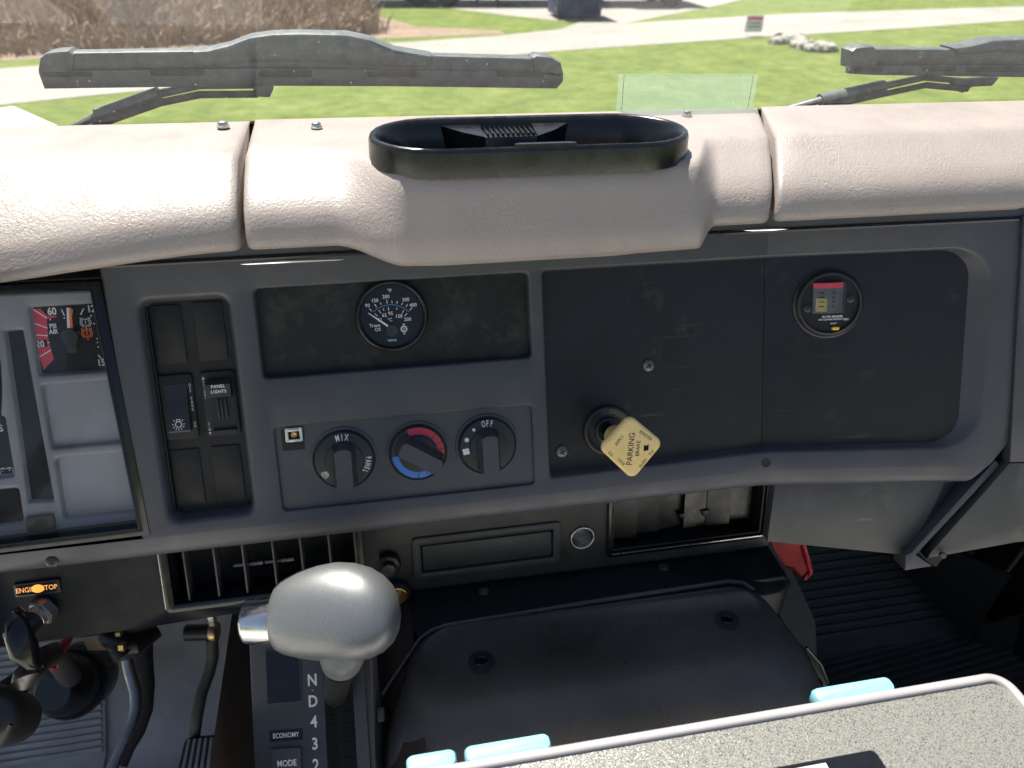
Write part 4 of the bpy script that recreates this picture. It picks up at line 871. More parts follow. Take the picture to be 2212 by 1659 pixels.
# ---- air filter restriction gauge
fc_ = (388.7, -14.9)
FRN = -9.1
fg = thing('filter_gauge', 'round black air filter restriction gauge with red banded window', 'gauge', FA, bend((*fc_, FRN)))
def fgb(mb, name, m, **k): return mb.bent().build(name, m, fg, **k)
fgb(MB().lathe([(31.5, FRN), (31.5, FRN + 1), (29.5, FRN + 2), (28.6, FRN + 4.5), (27.4, FRN + 5.6), (25.8, FRN + 5.2), (25.2, FRN + 3)], fc_, 56, False, False), 'bezel', 'satin_black', sharp=60)
fgb(MB().lathe([(25.4, FRN + 2.5), (25.2, FRN + 3.2), (.01, FRN + 3.2)], fc_, 48), 'face', 'switch_plate')
T = FRN + 3.3
q = [(373.0, 2.1), (398.3, 6.1), (404.0, -21.0), (376.8, -25.2)]
wu0, wu1, wv0, wv1 = (q[0][0] + q[3][0]) / 2, (q[1][0] + q[2][0]) / 2, (q[2][1] + q[3][1]) / 2, (q[0][1] + q[1][1]) / 2
wu0 -= 1; wu1 -= 1
fgb(MB().prism(rect(wu0 - 1.5, wv0 - 1, wu1 + 3, wv1 + 1.2), T - .2, T + .05), 'window_well', 'dark')
cyl = lambda v0, v1, d=0: [[(wu0 + (wu1 - wu0) * i / 12, v, T + .2 + d + 5.0 * sin(pi * i / 12)) for i in range(13)] for v in (v0, v1)]
wv = wv1 - wv0
fgb(MB().loft(cyl(wv0, wv1), cap1=False, closed=False), 'window_drum', 'drum_grey')
fgb(MB().loft(cyl(wv1 - wv * .17, wv1, .15), cap1=False, closed=False), 'red_band', 'red')
fgb(MB().loft([l[1:6] for l in cyl(wv0 + wv * .06, wv0 + wv * .5, .15)], cap1=False, closed=False), 'yellow_scale', 'faded_yellow')
mb = MB()
for k in range(4):
    for i0, i1 in ((2, 5), (7, 9)): mb.loft([l[i0:i1] for l in cyl(wv0 + wv * (.22 + .15 * k), wv0 + wv * (.25 + .15 * k), .3)], cap1=False, closed=False)
fgb(mb, 'scale_mark', 'dial')
fgb(MB().loft([[(u, v, n) for u, n in ((wu0 - .4, T), (wu0 - .4, T + 5.2), (wu1 + .6, T + 5.6), (wu1 + .6, T))] for v in (wv0 - .3, wv1 + .3)], cap0=True), 'window', 'gauge_glass')
for p_ in ((369.4, -18.1), (406.8, -10.9)):
    s_ = MB().lathe([(3.7, T - .1), (3.7, T + .5), (3, T + 1), (.01, T + 1)], p_, 20).bent().build('screw', 'satin_black', fg)
    x = MB().line((p_[0] - 2.2, p_[1] - .4), (p_[0] + 2.2, p_[1] + .4), .9, T + 1.06).line((p_[0] + .4, p_[1] - 2.2), (p_[0] - .4, p_[1] + 2.2), .9, T + 1.07); x.bent().sub('cross_slot', 'dark', s_)
tx = MB().text('FILTER MINDER', (391.6, -26.7), 1.9, 0, 1.0, .03, T).text('AIR CLEANER RESTRICTION', (392.3, -29.2), 1.45, 0, 1.02, .02, T).text('RESET', (393.0, -33.0), 1.6, 0, 1.0, .02, T).text('"H2O', (404.0, -29.9), 1.6, 15, .9, .02, T)
fgb(tx, 'lettering', 'white')
p_ = (394.1, -37.2); fgb(MB().box((p_[0], p_[1], T + 1.5), (7, 3, 3), 1.2), 'reset_tab', 'yellow_tab')

# ------------------------------------------------------------ instrument cluster at the left edge
ic_ = thing('instrument_cluster', 'grey instrument cluster with air pressure gauge and black surround', 'instrument cluster', FA, (-300, -60, -14))
CN = -14
D_ = [(-275.1, 24.6), (-276.4, -30.1)]
dial_p = [(D_[1][0] + .0, D_[1][1]), (-196, D_[1][1] + 0), (-196, D_[0][1] - .5), (D_[0][0] + 0, D_[0][1])]
def clp(tl, bl, ur=-196): return [(bl[0], bl[1]), (ur, bl[1]), (ur, tl[1]), (tl[0], tl[1])]
w_dial = clp((-275.1, 24.6), (-276.4, -30.1)); w_b1 = clp((-276.4, -36.9), (-276.9, -89.5)); w_b2 = clp((-275.5, -97.0), (-276.2, -149.1))
w_st = [(-300.2, -131.8), (-281.4, -133.0), (-282.1, 7.7), (-295.1, 7.4)]
w_l1 = [(-430, (-307.4, -109.8)[1]), (-306.7, -109.2), (-305.7, -58.5), (-430, (-305.7, -58.5)[1])]
w_l2 = [(-430, (-306.3, -149.0)[1]), (-306.3, -149.0), (-305.4, -118.5), (-430, (-305.4, -118.5)[1])]
hl_ = lambda p, d, n, r: [(a, b, n) for a, b in rpoly(inset(p if area(p) > 0 else p[::-1], d), r, 5)]
base_ = [(-436, -166), (-194, -166), (-194, 44), (-436, 44)]
g = MB(); wins = [(w_dial, 2), (w_b1, 3.5), (w_b2, 3.5), (w_st, 1.2), (w_l1, 3), (w_l2, 3)]
g.holed(base_, [[(a, b) for a, b, _ in hl_(p, -1.6, 0, r + 1)] for p, r in wins], CN)
for p, r in wins: g.loft([hl_(p, -1.6, CN, r + 1), hl_(p, -.5, CN - .5, r + .3), hl_(p, 0, CN - 1.6, r), hl_(p, 1.4, CN - 5, r)], cap1=False)
g.build('face_frame', 'cluster_grey', ic_, sharp=45)
for p, r in wins[1:3]: MB().prism([(a, b) for a, b, _ in hl_(p, 1.2, 0, r)], CN - 7, CN - 4.6).build('blank_plate', 'cluster_blank', ic_)
dl = [MB().prism([(a, b) for a, b, _ in hl_(p, 1.0, 0, r)], CN - 7, CN - 4.4).build(nm, 'dial', ic_) for (p, r), nm in ((wins[0], 'air_gauge_dial'), (wins[3], 'warning_strip'), (wins[4], 'gauge_dial'), (wins[5], 'gauge_dial'))]
T = CN - 4.3
tx = MB()
for s_, p_, h in (('60', (-260.7, 19.2), 5.6), ('PSI', (-261.7, 7.8), 3.6), ('AIR', (-262.0, 3.4), 3.6), ('20', (-272.9, -5.6), 5.0)): tx.text(s_, p_, h, 0, .85, .03, T + .1)
tx.text('120', (-235.3, 19.3), 5.4, 0, .8, .03, T + .1, 'LEFT'); tx.text('150', (-234.1, -23.7), 5.4, 0, .8, .03, T + .1, 'LEFT')
tx.text('S', (-311.6, -70.1), 5.4, 0, .85, .02, T + .1)
tx.build('lettering', 'white', ic_)
rd = MB(); P_ = [(-274.2, 21.9), (-268.4, 22.1), (-264.6, 16.2), (-257.9, 15.8), (-258.3, 14.6), (-265.2, 13.9), (-266.6, -0.2), (-265.9, -11.4), (-265.0, -17.9), (-273.6, -25.9), (-275.2, -12.9), (-276.0, 2.0), (-274.9, 13.7)]
rd.prism(P_, T - .2, T).build('red_scale', 'red', ic_)
MB().prism([(-275.6, -2.5), (-267.8, -2.4), (-268.0, -7.8), (-275.4, -8.1)], T - .2, T + .04).build('scale_gap', 'dial', ic_)
rl = MB()
for a, b in (((-273.6, 21.8), (-265.1, 14.5)), ((-275.0, 11.4), (-265.8, 6.6)), ((-275.7, 2.0), (-266.4, 0.7)), ((-267.6, -4.8), (-266.2, -4.6)), ((-275.2, -15.6), (-266.0, -10.6)), ((-253.6, 20.5), (-252.2, 15.4)), ((-245.8, 20.3), (-246.8, 15.3)), ((-237.6, 20.0), (-240.5, 15.5)), ((-232.6, -17.1), (-230.6, -20.2))): rl.line(a, b, .75, T + .08)
for p_ in ((-262.9, 13.2), (-252.6, 13.7), (-233.0, 14.1), (-231.8, 7.7), (-231.3, -4.3), (-231.5, -7.3), (-231.4, -10.9)): rl.prism(rect(p_[0] - .5, p_[1] - .5, p_[0] + .5, p_[1] + .5), T, T + .08)
rl.build('scale_mark', 'white', ic_)
pv = (-250.2, -1.1)
MB().lathe([(6.8, T), (6.8, T + 2.6), (6.2, T + 3.4), (.01, T + 3.6)], pv, 32).build('needle_hub', 'satin_black', ic_)
MB().box((pv[0] + .4, pv[1] - 8.3, T + 1.4), (7.2, 8, 2.4), .5).build('needle_tail', 'satin_black', ic_)
a, b = (-251.0, 5.4), (-246.9, 5.4); c, d = (-245.9, 21.5), (-249.1, 21.5)
m1, m2 = ((a[0] + b[0]) / 2, a[1]), ((c[0] + d[0]) / 2, c[1])
MB().prism([a, m1, m2, d], T + 1.5, T + 2.2).build('needle', 'white', ic_); MB().prism([m1, b, c, m2], T + 1.5, T + 2.2).build('needle_orange', 'orange', ic_)
for p_, s_, m_ in (((-237.8, 9.1), '1', 'offwhite'), ((-238.0, 0.6), '2', 'orange')):
    mb = MB().arc(p_, 2.5, 3.0, 0, 360, T + .06, 20).arc(p_, 3.7, 4.2, -65, 65, T + .06, 10).arc(p_, 3.7, 4.2, 115, 245, T + .06, 10).text(s_, p_, 3.0, 0, .8, .02, T + .06)
    for k in (45, 135, 270): mb.line((p_[0] + 3.6 * cos(rad(k)), p_[1] + 3.6 * sin(rad(k))), (p_[0] + 5.4 * cos(rad(k)), p_[1] + 5.4 * sin(rad(k))), .7, T + .07)
    mb.build('brake_circuit_symbol', m_, ic_)
p_ = (-244.7, 1.2); MB().lathe([(1.3, T), (1.3, T + .5), (.01, T + .6)], p_, 12).build('pointer_mark', 'orange', ic_)
p0, p1 = (-318.0, -107.8), (-308.7, -103.0); bx = MB(); 
for a, b in (((p0[0], p0[1]), (p1[0], p0[1])), ((p1[0], p0[1]), (p1[0], p1[1])), ((p1[0], p1[1]), (p0[0], p1[1])), ((p0[0], p1[1]), (p0[0], p0[1]))): bx.line(a, b, .45, T + .06)
bx.text('-', (p0[0] + 2, p1[1] - 1.6), 2.2, 0, 1, .03, T + .06).text('+', (p1[0] - 2.4, p1[1] - 1.6), 2.2, 0, 1, .03, T + .06); bx.line((p0[0] + 1, p1[1] + .6), (p0[0] + 3, p1[1] + .6), .7, T + .06); bx.line((p1[0] - 3.5, p1[1] + .6), (p1[0] - 1.5, p1[1] + .6), .7, T + .06)
bx.build('battery_symbol', 'offwhite', ic_)
c = (-293.1, -150.8); MB().prism(rect(c[0] - 10.5, c[1] - 8, c[0] + 10.5, c[1] + 8), CN - .2, CN + 3, 1.5, .6).build('fixing_block', 'satin_black', ic_)
MB().lathe([(5.4, CN + 2.9), (5.2, CN + 3.15), (.01, CN + 3.1)], c, 24).build('fixing_hole', 'dark', ic_)
# black bezel: right post, top and bottom bars
bz = MB()
pa = [(-226.8, 37.4), (-215.4, -157.3)]; 
bo = [(-436, -183), (-207, -171.5), (-217.5, 44), (-436, 50)]
def bq(d0, d1, n): return [(-436, -160 - d0, n), (-217 + d1 - 0, -158 - d0 + 1, n), (-225 + d1, 33.5 + d0, n), (-436, 37 + d0, n)]
bz.loft([bq(-1.5, -1.5, -15), bq(0, 0, -3), bq(.4, .4, 1.4), bq(1.4, 1.4, 2.2), bq(4.5, 5, 2.2), bq(7.5, 8.2, .8), bq(9, 9.5, -3), bq(9.2, 9.6, -30)], cap1=False)
bz.build('bezel', 'gloss_black', ic_, sharp=40)
MB().loft([bq(.25, .25, 1.6), bq(.6, .6, 2.05), bq(.9, .9, 2.3), bq(1.3, 1.3, 2.3)], cap1=False).build('bezel_edge', 'satin_black', ic_)
MB().add([bq(-.5, -.5, -5)[k] for k in range(4)], [(0, 1, 2, 3)]).build('lens', 'lens_clear', ic_)

# steering wheel rim, only its edge shows at the left
sw_ = thing('steering_wheel', 'dark green-black steering wheel rim at the left edge', 'steering wheel', FA, (-482, -45, 95))
wc = (-473, 12, 95); Rw = 205
rim = MB(); rim.loft([[(wc[0] + (Rw + 14 * cos(2 * pi * k / 12)) * cos(a), wc[1] + (Rw + 14 * cos(2 * pi * k / 12)) * sin(a), wc[2] + 14 * sin(2 * pi * k / 12)) for k in range(12)] for a in [2 * pi * i / 72 for i in range(73)]], cap1=False).build('rim', 'wheel_rim', sw_)
for a in (100, 180, 260): rim = MB().tube([(wc[0] + 50 * cos(rad(a)), wc[1] + 50 * sin(rad(a)), wc[2] - 25), (wc[0] + Rw * cos(rad(a)), wc[1] + Rw * sin(rad(a)), wc[2])], [14, 10], 10, flat=.5).build('spoke', 'satin_black', sw_)
MB().lathe([(62, wc[2] - 45), (62, wc[2] - 22), (56, wc[2] - 15), (.01, wc[2] - 12)], wc[:2], 40, True).build('hub', 'satin_black', sw_)

# ------------------------------------------------------------ lower dash: knee panel, vents, centre panel
kp = thing('knee_panel', 'black sheet panel under the instruments carrying the engine stop control', 'panel', FA, (-300, -225, -28))
KN_ = -28
ka, kb_ = (-347.9, -259.5), (-219.6, -259.0); kc = (-138.8, -256.4)

def louvre_vent(name, label, fr, poly, n, m_fr, fw):
    t = thing(name, label, 'air vent', fr, (*poly[0], n)); return t
v0_ = (-213.0, -203.2); v1_ = (-210.3, -246.3); v2_ = (-134.0, -246.0); v3_ = (-41.9, -200.4)
vt = thing('air_vent', 'black air vent with upright vanes behind the gear knob', 'air vent', FA, (v1_[0], v1_[1], -24))
vu0, vu1, vb, vtp = (v0_[0] + v1_[0]) / 2, v3_[0], v1_[1], -150
ksh = [(-560, -150), (-560, ka[1] + (ka[1] - kb_[1]) * .4), ka, kb_, kc, (-28, kc[1] + 4), (-28, -150)]
vh = inset(rect(vu0, vb, vu1, vtp - 1), 3)
MB().holed(ksh, [vh], KN_).loft([[(*p_, n) for p_ in ksh[1:6]] for n in (KN_, KN_ - 1, KN_ - 3)], cap1=False, closed=False).build('sheet', 'knee_black', kp)
frame_ring(MB(), rect(vu0, vb, vu1, vtp), 4, -28.2, -22, 7).build('frame', 'gloss_black', vt, sharp=45)
MB().prism(rect(vu0 + 5, vb + 5, vu1 - 5, vtp - 4), -62, -60).build('duct_back', 'dark', vt)
MB().loft([[(a, b, n) for a, b in inset(rect(vu0, vb, vu1, vtp), 7)] for n in (-60, -25)], cap1=False).build('duct_wall', 'dark', vt)
MB().tube([(vu0 - .4, vb + 4, -23), (vu0 - .4, vtp, -23)], .6, 6).build('bright_edge', 'steel', vt)
vane_u = [(-192.6, -220.5), (-167.9, -219.7), (-144.1, -219.5), (-118.8, -219.5), (-95.1, -217.6), (-70.7, -212.2)]
for i, p_ in enumerate(vane_u): MB().box((p_[0], (vb + 8 + vtp - 8) / 2, -36), (1.6, vtp - vb - 16, 22), .5).build('vane', 'lower_trim', vt)
for k, p_ in enumerate(((-143.1, -216.4), (-116.1, -216.6))):
    th_ = MB().box((p_[0], p_[1], -40), (26, 3.5, 4), .8).build('thumb_slide', 'satin_black', vt)
    for j in range(6): MB().box((p_[0] + 3 + j * 1.8, p_[1], -37.7), (.8, 3.4, 1), .2).sub('grip_rib', 'screw', th_)

es = thing('engine_stop_lamp', 'small lit amber ENGINE STOP indicator on the black knee panel', 'indicator lamp', FA, (*(-311.3, -210.1), KN_))
q = [(-328.1, -207.1), (-292.7, -206.1), (-292.3, -214.1), (-328.0, -214.0)]
u0, u1 = (q[0][0] + q[3][0]) / 2, (q[1][0] + q[2][0]) / 2; vm_ = sum(p_[1] for p_ in q) / 4
MB().prism(rect(u0, vm_ - 6.0, u1, vm_ + 6.0), KN_ - .2, KN_ + 3, 1, .8).build('housing', 'satin_black', es)
MB().prism(rect(u0 + 2, vm_ - 4.4, u1 - 3, vm_ + 4.4), KN_ + 2.9, KN_ + 3.2, 1).build('lens', 'dial', es)
um = (u0 + u1) / 2
p_ = (-309.6, -208.8); MB().lathe([(4.0, KN_ + 3), (3.6, KN_ + 3.4), (.01, KN_ + 3.6)], (p_[0], vm_), 24).move(Matrix.Translation((p_[0], vm_, 0)) @ Matrix.Diagonal((1.3, .95, 1, 1)) @ Matrix.Translation((-p_[0], -vm_, 0))).build('lamp', 'amber', es)
MB().text('ENGINE STOP', (um, vm_), 4.4, 0, .84, .008, KN_ + 3.8).build('lettering', 'amber_text', es)

ek = thing('engine_stop_pull', 'black pull knob in a steel nut below the ENGINE STOP lamp', 'pull knob', FA, (*(-308.3, -231.2), KN_))
c0 = Vector((*(-306.9, -229.2), KN_)); dr = Vector((-.42, -.28, .86)).normalized()
def along(mb, c, d): return mb.move(Matrix.Translation(c) @ Vector((0, 0, 1)).rotation_difference(d).to_matrix().to_4x4())
along(MB().lathe([(12.5, 0), (12.5, 7), (11, 8.4), (9, 8.6)], (0, 0), 6, True), c0, dr).build('nut', 'screw', ek)
along(MB().lathe([(8.6, 6), (8.6, 13), (7.6, 14), (.01, 14)], (0, 0), 24), c0, dr).build('collar', 'steel', ek)
kb2 = along(MB().lathe([(7, 12), (9, 14), (9.5, 34), (8.5, 37), (.01, 38)], (0, 0), 24), c0, dr).build('grip', 'satin_black', ek)
along(MB().box((-2, -9.2, 26), (2, 1.0, 9), .3), c0, dr).sub('orange_mark', 'orange', kb2)
lv = thing('column_lever', 'glossy black curved lever hanging below the knee panel', 'lever', WORLD, (-0.2917, 0.4777, 2.1220))
pth = [(-0.2919, 0.4787, 2.1234), (-0.2892, 0.4698, 2.1141), (-0.2862, 0.4630, 2.1006), (-0.2814, 0.4578, 2.0846), (-0.2792, 0.4579, 2.0799)]
MB().tube([(-0.2933, 0.4787, 2.1229), (-0.2920, 0.4734, 2.1188), (-0.2901, 0.4669, 2.1093), (-0.2879, 0.4618, 2.0982), (-0.2847, 0.4596, 2.0863), (-0.2802, 0.4584, 2.0802)], [.003, .0075, .0098, .0105, .0085, .002], 14, flat=.6).build('blade', 'gloss_black', lv)
MB().tube([(-0.2938, 0.4835, 2.1190), (-0.2898, 0.4802, 2.1189), (-0.2867, 0.4704, 2.1045), (-0.2847, 0.4666, 2.0916), (-0.2799, 0.4613, 2.0775)], [.004, .004, .004, .004, .003], 8).build('edge_rib', 'gloss_black', lv)
col_ = thing('steering_column', 'black plastic steering column shroud at the bottom left corner', 'steering column', WORLD, (-0.3049, 0.4399, 2.0584))
ax = (Vector((-.1, .58, -.81))).normalized()
sh_o = Vector((-0.3151, 0.4388, 2.0534))
def roundtube(pts, rr, name, m, par, flat=1): return MB().tube(pts, rr, 24, flat=flat).build(name, m, par, sharp=50)
roundtube([sh_o + Vector((0, -.010, .014)), sh_o + Vector((0, -.007, .010)), sh_o, sh_o + Vector((.0, .02, -.03))], [.014, .021, .024, .02], 'shroud', 'satin_black', col_)
roundtube([(-0.3168, 0.4620, 2.0514), (-0.3081, 0.4716, 2.0504), (-0.3065, 0.4819, 2.0482), (-0.3074, 0.5087, 2.0333), (-0.3536, 0.6078, 1.9284), (-0.4411, 0.7699, 1.7012)], [.010, .010, .009, .010, .012, .014], 'column_tube', 'rubber', col_)
roundtube([(-0.2979, 0.4621, 2.0728), (-0.2929, 0.4558, 2.0721), (-0.2941, 0.4526, 2.0666)], [.006, .010, .006], 'wire_tag', 'screw', col_)
MB().tube([(-0.2835, 0.3874, 2.0868), (-0.2760, 0.3863, 2.0970), (-0.2725, 0.3901, 2.1040)], .0018, 6).build('shroud_seam', 'switch_plate', col_)

# centre lower panel with ashtray, socket and right vent
lp = thing('center_panel', 'black lower centre dash panel holding ashtray and socket', 'panel', FL, (60, 0, 0))
lpo = [(-134, 70), (-134, -40), (270, -43), (316, -42), (330, 70)]
rv = [(130.5, -26.2), (310.6, -32.7), (309.2, 30.0), (126.1, 29.6)]
ru0, ru1, rb, rt = (rv[0][0] + rv[3][0]) / 2, rv[1][0] - 1, (rv[0][1] + rv[1][1]) / 2, 60
rvp = rect(ru0, rb, ru1, rt)
ash = [(-75.0, -31.5), (78.3, -29.0), (78.7, 20.3), (-75.1, 19.2)]
au0, au1, ab, at_ = (ash[0][0] + ash[3][0]) / 2, (ash[1][0] + ash[2][0]) / 2, (ash[0][1] + ash[1][1]) / 2, (ash[2][1] + ash[3][1]) / 2
sk = (101.5, -3.3)
face = MB().holed(lpo, [[(a, b) for a, b in rpoly(rect(au0 + 3, ab + 3, au1 - 3, at_ - 3), 3, 4)], [(a, b) for a, b in rpoly(inset(rvp, 4), 4, 4)], [(sk[0] + 11 * cos(2 * pi * k / 24), sk[1] + 11 * sin(2 * pi * k / 24)) for k in range(24)]], 0)
face.loft([[(-134, -40 - d, n), (270, -43 - d, n), (316, -42 - d, n)] for d, n in ((0, 0), (2, -.8), (3, -3), (3, -20))], cap1=False, closed=False)
face.build('panel_face', 'panel_lower', lp)
at = thing('ashtray', 'closed black ashtray with embossed cigarette symbol', 'ashtray', FL, ((au0 + au1) / 2, (ab + at_) / 2, 0))
frame_ring(MB(), rect(au0, ab, au1, at_), 5, -1, 2.4, 8.5).build('frame', 'panel', at, sharp=45)
MB().prism(rect(au0 + 7.5, ab + 7.5, au1 - 7.5, at_ - 7.5), -6, -4).build('well', 'dark', at)
fl_ = MB().prism(rect(au0 + 10, ab + 10, au1 - 10, at_ - 11), -5, .6, 2.5, 1.2).build('flap', 'panel', at)
c = (-47.3, -12.4); em = MB().line((c[0] - 4, c[1] - 3), (c[0] + 5, c[1] - 3), .5, .72).line((c[0] - 4, c[1] - 1.6), (c[0] + 5, c[1] - 1.6), .5, .72).line((c[0] - 4, c[1] - 3), (c[0] - 4, c[1] - 1.6), .5, .72).line((c[0] + 5, c[1] - 3), (c[0] + 5, c[1] - 1.6), .5, .72).line((c[0] - 2, c[1] - 1), (c[0] + .6, c[1] + 3), .5, .72).line((c[0] + .6, c[1] + 3), (c[0] + .4, c[1] + 5), .5, .72); em.sub('cigarette_symbol', 'dark', fl_)
ss = thing('power_socket', 'round open power socket with bright metal rim beside the ashtray', 'socket', FL, (*sk, 0))
MB().lathe([(13.2, -.5), (13.4, 1.2), (13, 2.2), (12.2, 2.5), (11.2, 2), (10.8, .5)], sk, 40, False, False).build('rim', 'steel', ss, sharp=60)
MB().lathe([(10.9, 1), (10.6, -26), (.01, -26)], sk, 32).build('barrel', 'steel', ss)
MB().lathe([(3, -26), (3, -22), (.01, -21)], sk, 16).build('contact', 'steel', ss)
r_ = thing('air_vent', 'clear-louvred air vent to the right of the round socket', 'air vent', FL, ((ru0 + ru1) / 2, rb, 0))
frame_ring(MB(), rvp, 4, -1, 5, 5).build('frame', 'gloss_black', r_, sharp=45)
frame_ring(MB(), inset(rvp, 5.4), 1.5, -10, 1.6, 2).build('inner_frame', 'satin_black', r_)
iv = inset(rvp, 7); iu0, iu1, ib, itp = iv[0][0], iv[1][0], iv[0][1], iv[2][1]
MB().prism(iv, -70, -68).build('duct_back', 'dark', r_)
MB().loft([[(a, b, n) for a, b in iv] for n in (-68, -4)], cap1=False).build('duct_wall', 'dark', r_)
for k in range(6):
    w_ = (iu1 - iu0 - 6) / 6; a0 = iu0 + 3 + k * w_
    MB().prism([(a0, ib + 5 + (k % 2) * 1.5), (a0 + w_ * .98, ib + 5.5 + (k % 3)), (a0 + w_ * .98, itp), (a0, itp)], -13 - (k % 3) * 3, -12 - (k % 3) * 3).turn((a0, 0, -13), -8 + 5 * (k % 4), 'Y').build('louvre', 'louvre_black', r_)
for p_ in ((217.6, -0.1), (243.8, 0.6)): MB().prism([(p_[0] - 5, p_[1] + 3), (p_[0] - 2, p_[1] - 4), (p_[0] + 3, p_[1] - 4), (p_[0] + 5, p_[1] + 3)], -19, -12, 0, 1.5).build('thumb_tab', 'satin_black', r_)
MB().line((ru0 + 5, rb + 3.6), (ru1 - 5, rb + 3.6), .8, 5.06).build('bright_edge', 'steel', r_)
# round fittings half hidden by the gear knob
n1 = thing('socket_cap', 'black ridged cap on the centre panel, above right of the gear knob', 'cap', FL, (*(-99.4, -3.7), 0))
p_ = (-99.4, -4.1); MB().lathe([(13, 0), (13, 7), (11.5, 9), (8, 10), (7, 16), (.01, 16.5)], p_, 8).build('cap_body', 'satin_black', n1)
n2 = thing('ring_socket', 'brass-rimmed round socket peeking out beside the gear knob', 'socket', FL, (*(-91.5, -37.3), 0))
p_ = (-92.9, -38.2); MB().lathe([(13, -4), (13.2, 8), (12, 10), (10, 10.5)], p_, 32, False, False).build('outer_ring', 'rubber', n2, sharp=60)
MB().lathe([(10, 10), (9.6, 12), (8.4, 12.4), (7.8, 11), (7.6, 2), (.01, 2)], p_, 32).build('ring', 'brass', n2)

# passenger side: lower trim, corner channel, side panel, right of the crease
pt = thing('lower_trim_panel', 'plain grey trim panel hanging below the passenger dash', 'trim panel', FA, bend((420, -200, -20)))
fq = [(340.7, -246.7), (476.0, -263.2), (505.5, -185.7), (347.4, -182.2)]
fq = [(a, min(b, -172)) for a, b in fq]
MB().prism(fq, -36, -16, 0, 1).bent().build('face', 'lower_trim', pt)
e1, e2 = (476.0, -263.2), (505.5, -185.7); g1, g2 = (495.2, -271.3), (551.6, -194.9)
MB().add([bend((*e1, -16.6)), bend((*g1, -44)), bend((g2[0], g2[1], -44)), bend((*e2, -16.6))], [(0, 1, 2, 3)]).build('return_face', 'panel', pt)
ch = thing('corner_channel', 'narrow grey corner trim strip running down the right end of the dash', 'trim strip', FA, bend((545, -150, -20)))
sp = [(543.2, 49.3), (546.5, -53.6), (546.8, -149.1), (543.4, -164.8), (468.8, -257.4)]
sq = [(466.9, -272.2), (491.1, -267.8), (480.1, -259.7), (473.1, -254.0)]
c1 = [(541.2, -164.6), (471.4, -254.8), (466.5, -257.6), (466.7, -273.0), (492.0, -268.8), (475.8, -257.2), (545.2, -170.0)]
MB().prism(c1, -30, -4, 0, .8).bent().build('strip', 'side_trim', ch)
bkp = [(559.0, -175.0), (483.8, -269.0), (509.3, -283.7), (572.9, -184.6)]
MB().prism(bkp, -60, -34).bent().build('channel_back', 'dark', ch)
MB().loft([[(u, v, n) for u, v in ((541.9, 51.1), (545.4, -53.2), (546.7, -150.5), (539.9, -168.1))] for n in (-30,)] + [[(u + 9, v, -60) for u, v in ((541.9, 51.1), (545.4, -53.2), (546.7, -150.5), (539.9, -168.1))]], cap1=False, closed=False).bent().build('gap_wall', 'dark', ch)
bk = MB().prism([(491.3, -259.8), (496.1, -252.6), (511.5, -249.9), (509.4, -258.6)], -27, -24, 0, .5).bent().build('bracket', 'screw', ch)
p_ = (501.4, -255.5); MB().lathe([(2.6, -24), (2.6, -23), (.01, -22.6)], p_, 16).bent().sub('rivet', 'steel', bk)
for k, (x, y) in enumerate(((1430, 440), (1445, 420), (1418, 450))):
    a = (512.6, -253.7); MB().tube([bend((a[0] + k * 2 - 3, a[1] - 4, -27)), bend((a[0] + k * 3 - 2, a[1] + 10, -24)), bend((a[0] + k * 4 + 4, a[1] + 24, -28)), bend((a[0] + 16 + k * 4, a[1] + 40, -32))], 1.1, 6).build('wire', 'wiper_slot', ch)
sd_ = thing('side_panel', 'dark grey side trim panel at the right edge past the gap', 'trim panel', FA, bend((600, -120, 0)))
up_ = [(543.2, 54.5), (546.0, -52.7), (549.5, -165.1), (720, (549.5, -165.1)[1] + 4), (720, 70)]
MB().prism(up_, -12, 4, 0, 2).bent().build('upper_face', 'side_trim', sd_)
lo_ = [(549.5, -165.3), (491.8, -259.0), (490.0, -265.0), (568.5, -248.6), (720, (568.5, -248.6)[1] + 20), (720, (549.5, -165.1)[1] + 3.9)]
mb = MB().prism(lo_, -12, 4, 0, 1.5); vt_ = (549.5, -165.3)[1]
mb.v = [(u, v, n - max(0, (vt_ - v)) * .16) for u, v, n in mb.v]; mb.bent().build('lower_face', 'lower_trim', sd_)
p_ = (500.4, -257.8); MB().lathe([(3.2, -6), (3.2, -3), (2.4, -2), (.01, -1.8)], p_, 18).bent().build('plug', 'panel', sd_)

# ------------------------------------------------------------ engine cover, floor, pedals
W3 = lambda p, z: [(a, b, z) for a, b in p]
ec = thing('engine_cover', 'black grained vinyl engine cover between the seats', 'engine cover', o=(.2, .45, 1.9))
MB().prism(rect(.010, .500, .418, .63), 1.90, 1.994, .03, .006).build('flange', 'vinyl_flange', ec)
ZC = 2.003; x0, x1, y0, y1 = .012, .376, .372, .5165
def pillow(t):
    r = [.03 + .02 * t, .03 + .02 * t, .035, .05]
    return rpoly([(x0 - .046 + .030 * t, y0 + .062 * t), (x1 + .026 - .030 * t, y0 + .062 * t), (x1 - .010 * t, y1 - .006 * t), (x0 + .012 * t, y1 - .006 * t)], r, 12)
lp_ = [W3(pillow(-.2), 1.80)]
for k in range(13):
    a = k / 12 * pi / 2; lp_.append(W3(pillow(1 - cos(a)), ZC - (.052) * (1 - sin(a))))
lp_ += [W3(pillow(1.15), ZC + .0004), W3(pillow(1.3), ZC)]
MB().loft(lp_).build('cover_shell', 'vinyl_black', ec, sharp=80)
